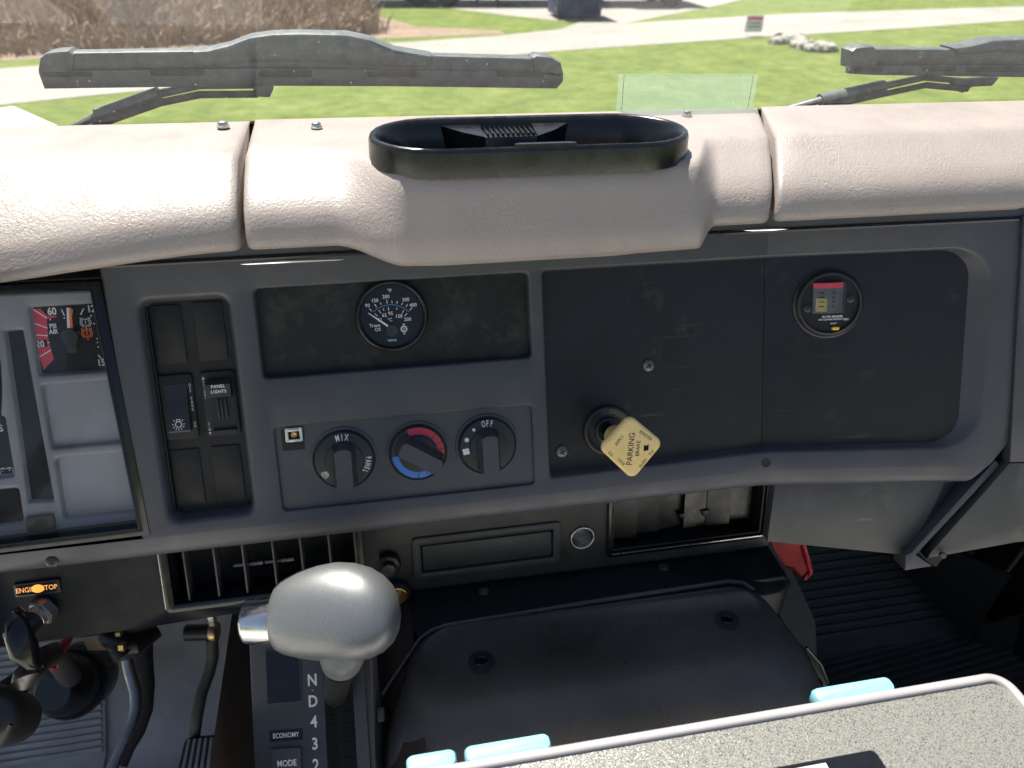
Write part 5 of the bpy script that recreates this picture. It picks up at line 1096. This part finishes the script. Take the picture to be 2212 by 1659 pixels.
MB().tube([(-0.0200, 0.4566, 1.9850), (0.0192, 0.5015, 2.0000), (0.0321, 0.5081, 2.0020), (0.0466, 0.5109, 2.0030), (0.2070, 0.5146, 2.0040), (0.3432, 0.5164, 2.0040), (0.3577, 0.5123, 2.0030), (0.3657, 0.5027, 2.0010)], .0022, 8, flat=1.2).build('raised_bead', 'vinyl_black', ec)
for p_, r_ in (((0.0730, 0.4621, 2.0040), .0062), ((0.3195, 0.4684, 2.0040), .006)):
    M = Matrix.Translation(p_); s_ = MB().lathe([(r_, 0), (r_, .0014), (r_ * .8, .002), (r_ * .62, .0012), (r_ * .5, -.001), (r_ * .35, -.001), (r_ * .3, .0018), (.0001, .002)], (0, 0), 24, True).move(M).build('screw', 'gloss_black', ec)
    MB().lathe([(r_ * 2.0, .0002), (r_ * 1.4, .0006), (r_, .0005)], (0, 0), 24, False, False).move(M).sub('dimple', 'vinyl_flange', s_)
for p_ in ((-5.0, -38.9), (191.9, -36.4)):
    w_ = FL.M @ Vector((p_[0] * .001, p_[1] * .001, .004)); MB().lathe([(.0055, 0), (.005, .002), (.0001, .003)], (0, 0), 16, True).move(Matrix.Translation((w_.x, w_.y - .004, 1.995))).build('screw', 'steel', ec)
MB().loft([[(.014, y, 1.9935), (-.004, y, 1.988), (-.016, y, 1.972), (-.034, y, 1.90), (-.05, y, 1.42)] for y in (.25, .60)], cap1=False, closed=False).build('side_wall', 'brown_side', ec)

# metal side plate to the right of the cover
bp_ = thing('bracket_plate', 'black metal side plate with bolt and slots right of the engine cover', 'bracket', o=(.43, .5, 1.9))
A1 = [(0.3827, 0.5849, 1.9850), (0.4274, 0.5803, 1.9850), (0.4478, 0.5734, 1.9500), (0.4578, 0.5722, 1.9450), (0.4759, 0.5304, 1.9000), (0.4753, 0.5074, 1.8600), (0.4865, 0.4925, 1.8400), (0.4824, 0.4830, 1.8300), (0.4662, 0.4797, 1.8400), (0.4131, 0.5563, 1.9300), (0.3952, 0.5719, 1.9650)]
mb = MB(); mb.loft([[(a, b, c - .004) for a, b, c in A1], A1]); mb.build('plate', 'vinyl_flange', bp_)
p_ = (0.4357, 0.5548, 1.9450); along(MB().lathe([(.010, 0), (.010, .004), (.0075, .0045), (.0075, .009), (.006, .011), (.0001, .011)], (0, 0), 8), Vector(p_), Vector((-.1, -.5, .8)).normalized()).build('bolt', 'satin_black', bp_)
MB().tube([(0.3818, 0.5776, 1.9900), (0.4040, 0.5397, 1.9450), (0.4224, 0.5186, 1.9150), (0.4436, 0.4920, 1.8800), (0.4598, 0.4718, 1.8500)], .0035, 8).build('edge_flange', 'gloss_black', bp_)
for a, b in (((0.4256, 0.5075, 1.9150), (0.4314, 0.4981, 1.9050)), ((0.4353, 0.4961, 1.9050), (0.4448, 0.4863, 1.8900)), ((0.4403, 0.4723, 1.8900), (0.4486, 0.4627, 1.8800))):
    MB().tube([a, b], [.006, .006], 10, flat=.5).build('slot', 'gloss_black', bp_)
MB().tube([(0.4403, 0.4911, 1.9100), (0.4579, 0.4815, 1.8900), (0.4656, 0.4709, 1.8700), (0.4706, 0.4698, 1.8500)], .002, 6).build('rolled_edge', 'gloss_black', bp_)
rb_ = thing('red_bracket', 'red painted metal corner showing below the passenger trim', 'bracket', o=(0.4759, 0.5996, 1.9300))
A1 = [(0.4385, 0.5959, 1.9700), (0.4755, 0.5895, 1.9700), (0.4973, 0.5871, 1.9200), (0.4899, 0.5858, 1.9100), (0.4692, 0.5847, 1.9350), (0.4498, 0.5796, 1.9450)]
MB().loft([[(a + .002, b + .008, c - .008) for a, b, c in A1], A1]).build('plate', 'red_dark', rb_)
MB().tube([(0.4744, 0.5876, 1.9720), (0.4850, 0.5827, 1.9450), (0.4957, 0.5848, 1.9220), (0.4886, 0.5835, 1.9120)], .0025, 6).build('edge', 'red', rb_)

# floor, toe board and firewall
FZ = 1.42
prof = [(.0, FZ), (.80, FZ), (.84, FZ + .012), (1.06, FZ + .25), (1.08, FZ + .29), (1.10, 2.02)]
struct(MB().loft([[(x, y, z) for y, z in prof] for x in (-1.3, .2)], cap1=False, closed=False).build('cab_floor', 'carpet_grey'))
struct(MB().loft([[(x, y, z) for y, z in prof] for x in (.2, 1.7)], cap1=False, closed=False).build('cab_floor', 'carpet_dark'))
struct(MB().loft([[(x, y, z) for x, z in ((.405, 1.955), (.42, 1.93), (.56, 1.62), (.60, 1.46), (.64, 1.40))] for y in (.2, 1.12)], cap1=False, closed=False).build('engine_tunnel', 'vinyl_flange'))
struct(MB().loft([[(x, y, z) for x, z in ((-.16, 2.0), (-.165, 1.40))] for y in (.2, 1.12)], cap1=False, closed=False).build('engine_tunnel', 'carpet_brown'))
struct(MB().loft([[(x, 1.13, z) for z in (1.30, 2.34)] for x in (-1.3, 1.7)], cap1=False, closed=False).build('firewall', 'carpet_dark'))
struct(MB().loft([[(x, .690, 2.37), (x, .655, 2.30), (x, .70, 2.02), (x, 1.13, 2.0)] for x in (-1.3, 1.7)], cap1=False, closed=False).build('dash_backing', 'carpet_dark'))
struct(MB().loft([[(x, .700, 2.437), (x, .715, 2.425), (x, .74, 2.34), (x, 1.13, 2.33)] for x in (-1.3, 1.7)], cap1=False, closed=False).build('cowl', 'rubber'))
struct(MB().loft([[(x, 1.131, 2.34), (x, 1.15, 2.32), (x, 1.15, .6)] for x in (-1.3, 1.7)], cap1=False, closed=False).build('cab_front', 'red_dark'))
def floor_mat(name, label, pts, z, m, along_, pitch, n, x_of, ang, base):
    t = thing(name, label, 'floor mat', o=(pts[0][0], pts[0][1], z))
    MB().prism(pts, z - .004, z).build('sheet', m, t)
    rib = None; c, s_ = cos(rad(ang)), sin(rad(ang))
    for i in range(n):
        a, b = x_of(i)
        if b - a < .02: continue
        if rib is None:
            mb = MB(); mb.loft([[(x, -.0042, 0), (x, -.0028, .0042), (x, .0028, .0042), (x, .0042, 0)] for x in (0, 1)], cap0=True); rib = mb.build('rib', m, t)
            o = rib
        else: o = rib.copy(); COL.objects.link(o); o.parent = t
        o.location = Vector((base[0] - i * pitch * -s_ + a * c, base[1] - i * pitch * c + a * s_, z)) - Vector(t['_o']); o.rotation_euler = (0, 0, rad(ang)); o.scale = (b - a, 1, 1)
    return t
# driver side: ribs run across, the right edge of the mat bows out
ML = [(-0.7695, 0.9914, 1.4250), (-0.6924, 0.7888, 1.4250), (-0.4682, 0.7481, 1.4250), (-0.4918, 0.8411, 1.4250), (-0.5136, 0.9176, 1.4250), (-0.5138, 0.9422, 1.4250), (-0.4928, 0.9676, 1.4250), (-0.4802, 0.9917, 1.4250), (-0.4877, 1.0566, 1.4250), (-0.8164, 1.1145, 1.4250)]
def rowx(poly, y, pad=.004):
    xs = []
    for i in range(len(poly)):
        (xa, ya), (xb, yb) = poly[i - 1][:2], poly[i][:2]
        if (ya - y) * (yb - y) < 0: xs.append(xa + (xb - xa) * (y - ya) / (yb - ya))
    return (min(xs) + pad, max(xs) - pad) if len(xs) > 1 else (0, 0)
ytop = max(p_[1] for p_ in ML)
ML = [(p_[0], min(p_[1], .83)) for p_ in ML]
floor_mat('floor_mat', 'grey ribbed rubber floor mat under the pedals', ML, FZ + .006, 'mat_rubber', 0, .0108, 40, lambda i: rowx(ML, .82 - i * .0108), 0, (0, .82))
struct(MB().loft([[(x, y, z) for y, z in prof[1:]] for x in (-1.1, -.475)], cap1=False, closed=False).move(Matrix.Translation((0, -.004, .006))).build('ribbed_toe_board', 'mat_rubber'))
toe = [o for o in COL.objects if o.name == 'ribbed_toe_board'][0]
r0 = None
for i in range(30):
    f = (i + .5) / 30; y, z = .84 + .22 * f, FZ + .012 + .238 * f
    if r0 is None: mb = MB().loft([[(x, -.004, 0), (x, -.003, .004), (x, .003, .004), (x, .004, 0)] for x in (0, 1)], cap0=True); r0 = mb.build('rib', 'mat_rubber'); o = r0
    else: o = r0.copy(); COL.objects.link(o)
    o.parent = toe; o.location = (-1.09, y - .004, z + .006); o.scale = (.61, 1, 1); o.rotation_euler = (rad(47), 0, 0)
struct(MB().loft([[(x, y, z) for y, z in prof[1:]] for x in (.62, 1.7)], cap1=False, closed=False).move(Matrix.Translation((0, -.004, .006))).build('passenger_toe_board', 'mat_black'))
toe2 = [o for o in COL.objects if o.name == 'passenger_toe_board'][0]; r1 = None
for i in range(20):
    f = (i + .5) / 20; y, z = .84 + .22 * f, FZ + .012 + .238 * f
    if r1 is None: r1 = MB().loft([[(x, -.0045, 0), (x, -.003, .005), (x, .003, .005), (x, .0045, 0)] for x in (0, 1)], cap0=True).build('rib', 'mat_black'); o = r1
    else: o = r1.copy(); COL.objects.link(o)
    o.parent = toe2; o.location = (.66, y - .004, z + .006); o.scale = (1.0, 1, 1); o.rotation_euler = (rad(47), 0, 0)
# passenger side
MR = [(0.9795, 1.0490, 1.4250), (0.8658, 0.8648, 1.4250), (0.7816, 0.7138, 1.4250), (.70, .45), (1.45, .45), (1.45, .9), (1.2, 1.0)]
MR = [(p_[0], min(p_[1], .99)) for p_ in MR]
floor_mat('floor_mat', 'black ribbed rubber mat in the passenger footwell', [(.64, .45), (1.5, .45), (1.5, .985), (.64, .985)], FZ + .006, 'mat_black', 0, .0145, 36, lambda i: (0, .84), 6, (.66, .93))
# dark wheel-arch shapes and the door sill at the far right
wa = thing('wheel_arch', 'black moulded wheel arch cover in the passenger footwell', 'wheel arch', o=(1.0599, 0.8807, 1.5000))
A1 = [(0.7989, 0.7864, 1.7000), (0.8819, 0.8357, 1.6200), (1.0298, 0.7794, 1.4600), (0.9946, 0.7586, 1.5600), (0.8857, 0.6882, 1.7500), (0.7941, 0.6923, 1.8000)]
MB().grid(lambda a, b: tuple((Vector((0.8755, 0.8648, 1.6200)) * (1 - a) + Vector((1.0509, 0.7816, 1.4400)) * a) * (1 - b) + (Vector((0.8245, 0.7239, 1.7800)) * (1 - a) + Vector((1.0235, 0.7449, 1.6600)) * a) * b + Vector((0, 0, .05 * sin(pi * b)))), 10, 10).build('arch_shell', 'satin_black', wa)
dr_ = thing('cab_door', 'dark lower edge of the passenger door with bright seal strip', 'door', o=(1.1499, 0.8395, 1.4500))
MB().prism(rect(1.13, -.2, 1.19, 1.15), 1.36, 2.36, .01, .01).build('door_panel', 'satin_black', dr_)
MB().tube([(1.0496, 0.7894, 1.5000), (1.0590, 0.7886, 1.6000), (1.0623, 0.7766, 1.7000)], .004, 8).build('seal_strip', 'screw', dr_)
MB().tube([(1.0529, 0.7944, 1.4400), (1.0447, 0.7881, 1.5000), (1.0531, 0.7888, 1.5000)], [.006, .010, .008], 10).build('hinge_pin', 'satin_black', dr_)
A1 = [(1.0656, 0.7877, 1.4400), (1.0633, 0.7869, 1.4800), (1.1246, 0.7717, 1.5200), (1.2128, 0.7650, 1.5300), (1.2248, 0.7270, 1.4300), (1.1452, 0.7542, 1.4400), (1.0998, 0.7730, 1.4400)]
MB().loft([[(a, b, c - .01) for a, b, c in A1], A1]).build('sill_cover', 'vinyl_flange', dr_)

# pedals and wiring
bk_ = thing('brake_pedal', 'bent steel brake pedal arm hanging from a black bracket', 'pedal', o=(-0.3576, 0.7613, 1.7524))
MB().tube([(-0.3572, 0.7531, 1.7397), (-0.3547, 0.7427, 1.7243), (-0.3477, 0.7247, 1.7077), (-0.3470, 0.7098, 1.6940), (-0.3511, 0.6919, 1.6835), (-0.3588, 0.6758, 1.6747), (-0.3663, 0.6599, 1.6662), (-0.3720, 0.6447, 1.6595)], [.0075] * 8, 12, flat=.7).build('arm', 'steel_dark', bk_)
MB().tube([(-0.3538, 0.7933, 1.7283), (-0.3544, 0.7785, 1.7049), (-0.3505, 0.7590, 1.6757), (-0.3501, 0.7340, 1.6554), (-0.3574, 0.7144, 1.6412), (-0.3691, 0.6977, 1.6302), (-0.3772, 0.6807, 1.6197)], [.020, .018, .014, .012, .011, .010, .010], 12, flat=.6).build('link_bar', 'rubber', bk_)
MB().tube([(-0.3762, 0.7618, 1.7850), (-0.3562, 0.7527, 1.7772), (-0.3355, 0.7478, 1.7762), (-0.3149, 0.7656, 1.7730)], [.014, .020, .020, .012], 12, flat=.7).build('bracket', 'satin_black', bk_)
MB().tube([(-0.3564, 0.7373, 1.7812), (-0.3487, 0.7297, 1.7719)], [.010, .012], 14).build('bushing', 'rubber', bk_)
MB().tube([(-0.3480, 0.7297, 1.7910), (-0.3417, 0.7285, 1.7911)], [.0065, .0065], 6).build('nut', 'brass', bk_)
MB().tube([(-0.3477, 0.7314, 1.8125), (-0.3418, 0.7306, 1.8133)], [.004, .004], 6).build('bolt', 'brass', bk_)
MB().loft([[(-0.4055, 0.7644, 1.7796), (-0.3763, 0.7610, 1.7836), (-0.3845, 0.7719, 1.7603), (-0.4033, 0.7701, 1.7514)], [(-0.4007, 0.7562, 1.7871), (-0.3724, 0.7525, 1.7905), (-0.3719, 0.7419, 1.7741), (-0.3949, 0.7464, 1.7736)]]).build('stop_tab', 'brass_dull', bk_)
ac = thing('accelerator_pedal', 'black ribbed accelerator pedal on a curved arm', 'pedal', o=(-0.2833, 0.7115, 1.5853))
MB().tube([(-0.2633, 0.8031, 1.6976), (-0.2633, 0.7915, 1.6793), (-0.2707, 0.7794, 1.6580), (-0.2811, 0.7594, 1.6422), (-0.2871, 0.7379, 1.6255), (-0.2930, 0.7229, 1.6000)], [.0085, .0085, .008, .008, .008, .0075], 14, flat=.9).build('arm', 'satin_brown', ac)
MB().tube([(-0.2985, 0.8157, 1.7059), (-0.2606, 0.8089, 1.7075)], [.0115, .0115], 18).build('pivot', 'satin_black', ac)
MB().tube([(-0.2620, 0.8057, 1.7115), (-0.2572, 0.8050, 1.7119), (-0.2532, 0.8043, 1.7121)], [.014, .015, .013], 18).build('washer', 'brass', ac)
MB().box((-0.2574, 0.8086, 1.7269), (.010, .012, .05), .002).build('link_rod', 'steel', ac)
Q = [Vector((-0.3109, 0.6629, 1.5945)), Vector((-0.2441, 0.6500, 1.5959)), Vector((-0.2458, 0.7109, 1.6154)), Vector((-0.3042, 0.7180, 1.6075))]
un = (Q[1] - Q[0]).normalized(); vn = (Q[3] - Q[0]); vn = (vn - un * vn.dot(un)).normalized(); nn_ = un.cross(vn)
FP = Frame(Q[0], un, vn, nn_)
l2 = lambda p_: ((p_ - Q[0]).dot(un) * 1000, (p_ - Q[0]).dot(vn) * 1000)
pp_ = [l2(x) for x in Q]
pad = MB().prism(pp_, -8, 0, 9, 2.5); pad.v = [tuple(FP.M @ (Vector(p_) * .001)) for p_ in pad.v]; pad = pad.build('pad', 'rubber', ac)
for i in range(7):
    f = .12 + .76 * i / 6; a = Vector(pp_[0]).lerp(Vector(pp_[1]), f); b = Vector(pp_[3]).lerp(Vector(pp_[2]), f); d_ = (b - a).normalized(); b = b - d_ * 5; a = a + d_ * 4
    mb = MB(); e = Vector((-d_.y, d_.x)); w_ = 3.0 * (b - a).length / 110 if False else 3.2
    mb.loft([[(*(a + e * w_), -.3), (*(a - e * w_), -.3), (*(b - e * w_ * .8), -.3), (*(b + e * w_ * .8), -.3)], [(*(a + e * w_ * .7), 2.6), (*(a - e * w_ * .7), 2.6), (*(b - e * w_ * .5), 2.6), (*(b + e * w_ * .5), 2.6)]])
    mb.v = [tuple(FP.M @ (Vector(p_) * .001)) for p_ in mb.v]; mb.sub('rib', 'mat_rubber', pad)
bt = thing('column_boot', 'black rubber boot where the steering column meets the floor', 'boot', o=(-0.4754, 0.8272, 1.6289))
c0 = Vector((-0.4801, 0.8317, 1.6156)); dz = Vector((.05, -.75, .65)).normalized()
along(MB().lathe([(.050, -.06), (.052, .002), (.049, .007), (.046, .006), (.043, .012), (.041, .028), (.034, .04), (.026, .045), (.022, .07), (.0001, .07)], (0, 0), 36), c0, dz).build('boot_body', 'gloss_rubber', bt, sharp=50)
wr = thing('red_wire', 'short red wire dangling below the knee panel', 'wire', o=(-0.3388, 0.5920, 1.9462))
MB().tube([(-0.3379, 0.6138, 1.9428), (-0.3358, 0.5949, 1.9516), (-0.3334, 0.5758, 1.9602), (-0.3341, 0.5639, 1.9603)], .0048, 10).build('insulation', 'red', wr)
MB().tube([(-0.3341, 0.5639, 1.9603), (-0.3349, 0.5632, 1.9589)], .0042, 10).build('cut_end', 'red_dark', wr)

# ------------------------------------------------------------ gear selector and its console
gc_ = thing('shift_console', 'charcoal gear console plate lettered N D 4 3 2 with mode button', 'gear console', FC, (0, -20, -6))
po = [(-56.0, 56.3), ((-54.8, -48.3)[0], -130), ((49.7, -55.6)[0] - 2, -130), (52.8, 49.6)]
MB().prism(po, -14, 0, 3, 1.6).build('plate', 'console', gc_)
slot0, slot1 = (8.7, 1.7)[0], (33.8, -0.2)[0]
MB().prism(rect(slot0, -128, slot1, 44), -.5, .3).build('slot', 'dark', gc_)
rs = random.Random(5); br = [MB(), MB()]
um_ = (slot0 + slot1) / 2 - .8
for i in range(420):
    v = -70 + i * .26; s_ = i % 2; a = slot0 if s_ == 0 else slot1; e = um_ + (rs.uniform(-1.6, .2) if s_ == 0 else rs.uniform(-.2, 1.6)); y1 = v + rs.gauss(0, .9)
    br[s_].tube([(a, v, .3), ((a + e) / 2, (v + y1) / 2, 1.4 + rs.random()), (e, y1, 1.0 + rs.random())], [.42, .32, .16], 4)
for b in br: b.build('bristle_strip', 'bristle', gc_, kind='stuff')
rq = [(36.4, 29.4), (49.8, 29.8), (52.2, -55.7), (33.7, -54.4)]
MB().prism([(slot1 + .4, -128), (po[2][0] - 1, -128), (po[2][0] - 3, 36), (slot1 + .4, 36)], -2, 2.6, 1, 1).build('side_rail', 'panel', gc_)
MB().prism([(po[2][0], -128), (po[2][0] + 4, -128), (po[2][0] + 1, 36), (po[2][0] - 2.4, 36)], -30, -1.5, 0, .8).build('side_lip', 'lower_trim', gc_)
wq = [(-42.1, 2.5), (-10.7, 3.9), (-10.4, 48.1), (-41.6, 50.6)]; wu0, wu1 = (wq[0][0] + wq[3][0]) / 2, (wq[1][0] + wq[2][0]) / 2
frame_ring(MB(), rect(wu0, wq[0][1] - 0, wu1, wq[2][1]), 1.2, -.5, .9, 1.0).build('window_frame', 'console', gc_)
MB().prism(rect(wu0 + .8, wq[0][1] + .8, wu1 - .8, wq[2][1] - .8), -.4, .35).build('display_window', 'gloss_black', gc_)
tx = MB()
for s_, p_ in (('N', (-1.2, 19.1)), ('D', (-1.5, 1.7)), ('4', (-1.4, -15.0)), ('3', (-1.5, -32.9)), ('2', (-1.6, -50.0))): tx.text(s_, p_, 9.6, 0, .86, .035, .12)
tx.text('·', (-1.3, 10.6), 6, 0, 1, 0, .12)
tx.build('gear_lettering', 'white', gc_)
p_ = (-26.3, -23.8); MB().prism(rect(p_[0] - 14.5, p_[1] - 4.6, p_[0] + 14.5, p_[1] + 4.6), 0, .3, .8).build('economy_label', 'switch_plate', gc_)
MB().text('ECONOMY', p_, 4.0, 0, .82, .02, .42).build('economy_lettering', 'white', gc_)
q = [(-39.7, -33.4), (-13.2, -32.8)]; bm_ = MB().prism(rect(q[0][0], q[0][1] - 34, q[1][0], q[0][1]), -1, 3.2, 1.6, 1).build('mode_button', 'panel', gc_)
MB().text('MODE', (-25.5, -45.6), 5.0, 0, .85, .03, 3.32).sub('lettering', 'white', bm_)
p_ = (56.4, -14.4); MB().box((po[2][0] + 7, p_[1], -8), (7, 12, 6), .8).build('clip', 'satin_black', gc_)

gs = thing('gear_selector', 'silver egg-shaped gear knob with side button on its shaft', 'gear selector', FC, (0, 40, 0))
kc = Vector(((49.7, 82.7)[0], (49.7, 82.7)[1], 84.))
ku = Vector((cos(rad(-1)), sin(rad(-1)), .10)).normalized(); kn = Vector((0, .12, 1)); kn = (kn - ku * kn.dot(ku)).normalized(); kv = kn.cross(ku)
kb_ = MB(); ls_ = []
#        along  half-height half-depth  shift
prof = [(-52, 18, 16, -1), (-51.5, 25, 21, -1), (-49, 29, 24, -.5), (-43, 33, 26.5, 0), (-30, 37.5, 29, .6), (-15, 40.5, 31, 1), (0, 42, 32, 1), (14, 41.5, 32, 0), (26, 38.5, 30.5, -1), (36, 33, 27.5, -2), (43, 26, 22.5, -2.5), (47.5, 18, 16, -2.5), (50, 9, 8, -2.5), (50.6, .3, .3, -2.5)]
for x, a, b, s_ in prof:
    l = []
    for k in range(40):
        q = 2 * pi * k / 40; cc, s2 = cos(q), sin(q); e = .86
        l.append(tuple(kc + ku * x * .95 + kv * (s_ + a * (.90 if s2 > 0 else .84) * math.copysign(abs(s2) ** e, s2)) + kn * (b * .87 * math.copysign(abs(cc) ** e, cc))))
    ls_.append(l)
kb_.loft(ls_, cap0=True).build('knob', 'knob_silver', gs, sharp=60)
bt_ = MB(); bl_ = []
for x, r in ((-46, 15.5), (-72, 15.5), (-74.5, 14.5), (-75.5, 12.5)):
    bl_.append([tuple(kc + ku * x + kv * (-2 + r * 1.12 * sin(2 * pi * k / 32)) + kn * (r * cos(2 * pi * k / 32))) for k in range(32)])
bt_.loft(bl_).build('release_button', 'button_chrome', gs, sharp=50)
nb = Vector(((19.6, 7.0)[0], (19.6, 7.0)[1], 4)); nt_ = kc + kv * (-31) + ku * 2 + kn * -4
MB().tube([nt_ + kv * 10, nt_ + kv * 2, nt_.lerp(nb, .12), nt_.lerp(nb, .14)], [20, 18, 15.5, 12.5], 28).build('collar', 'knob_collar', gs, sharp=50)
MB().tube([nt_.lerp(nb, .25), nt_.lerp(nb, .6), nb, nb + Vector((0, -2, -14))], [12, 11.2, 10, 9], 20).build('shaft', 'satin_black', gs)

# ------------------------------------------------------------ flaked case at the bottom right
cs = thing('storage_case', 'grey flaked storage case with pale rim and pale blue tabs', 'case', o=(.2, .2, 2.05))
ZR = 2.15; e0, e1 = (-0.0017, 0.2800, 2.1500), (0.4017, 0.2787, 2.1500); xr_, yr_ = e1[0] + .014, (e0[1] + e1[1]) / 2
P0 = [(-.12, -.06), (xr_, -.06), (xr_, yr_), (-.12, yr_)]
ri = lambda d, z, r=.016: [(a, b, z) for a, b in rpoly(inset(P0, d), max(r - d, .002), 8)]
MB().loft([ri(.002, ZR - .075), ri(.002, ZR - .012), ri(0, ZR - .008), ri(0, ZR - .003), ri(.0012, ZR - .0006), ri(.003, ZR), ri(.0055, ZR - .0002), ri(.0068, ZR - .0012), ri(.0072, ZR - .004)], cap1=False).build('rim', 'case_rim', cs, sharp=50)
MB().add(ri(.006, ZR - .0032), [tuple(range(36))]).build('lid', 'case_flake', cs)
MB().add(ri(.004, ZR - .0745), [tuple(range(36))]).build('base', 'case_rim', cs)
for a, b in (((0.0342, 0.2793, 2.1500), (0.0893, 0.2756, 2.1500)), ((-0.0022, 0.2738, 2.1500), (0.0289, 0.2741, 2.1500)), ((0.2733, 0.2791, 2.1500), (0.3326, 0.2773, 2.1500))):
    MB().box(((a[0] + b[0]) / 2, yr_ + .004, ZR - .0072), (b[0] - a[0], .012, .014), .0035).build('tab', 'case_blue', cs)
q = [(0.2223, 0.2409, 2.1478), (0.2631, 0.2402, 2.1478), (0.2849, 0.2408, 2.1478), (0.2879, 0.2364, 2.1478), (0.2842, 0.2247, 2.1478)]
lb = MB().prism([(q[2][0] - .085, q[2][1] - .06), (q[2][0] + .006, q[2][1] - .06), (q[2][0] + .006, q[2][1]), (q[2][0] - .085, q[2][1])], ZR - .0030, ZR - .0016, .004).build('label_plate', 'gloss_black', cs)
MB().prism([(q[2][0] - .083, q[2][1] - .05), (q[2][0] - .030, q[2][1] - .05), (q[2][0] - .030, q[2][1] - .003), (q[2][0] - .083, q[2][1] - .003)], ZR - .0016, ZR - .0012).sub('sticker', 'paper', lb)
MB().line((q[2][0] - .075, q[2][1] - .012), (q[2][0] - .042, q[2][1] - .012), .0012, ZR - .0011).sub('printed_line', 'screw', lb)

for o in ROOTS:
    for k in ('_k', '_o'):
        if k in o: del o[k]
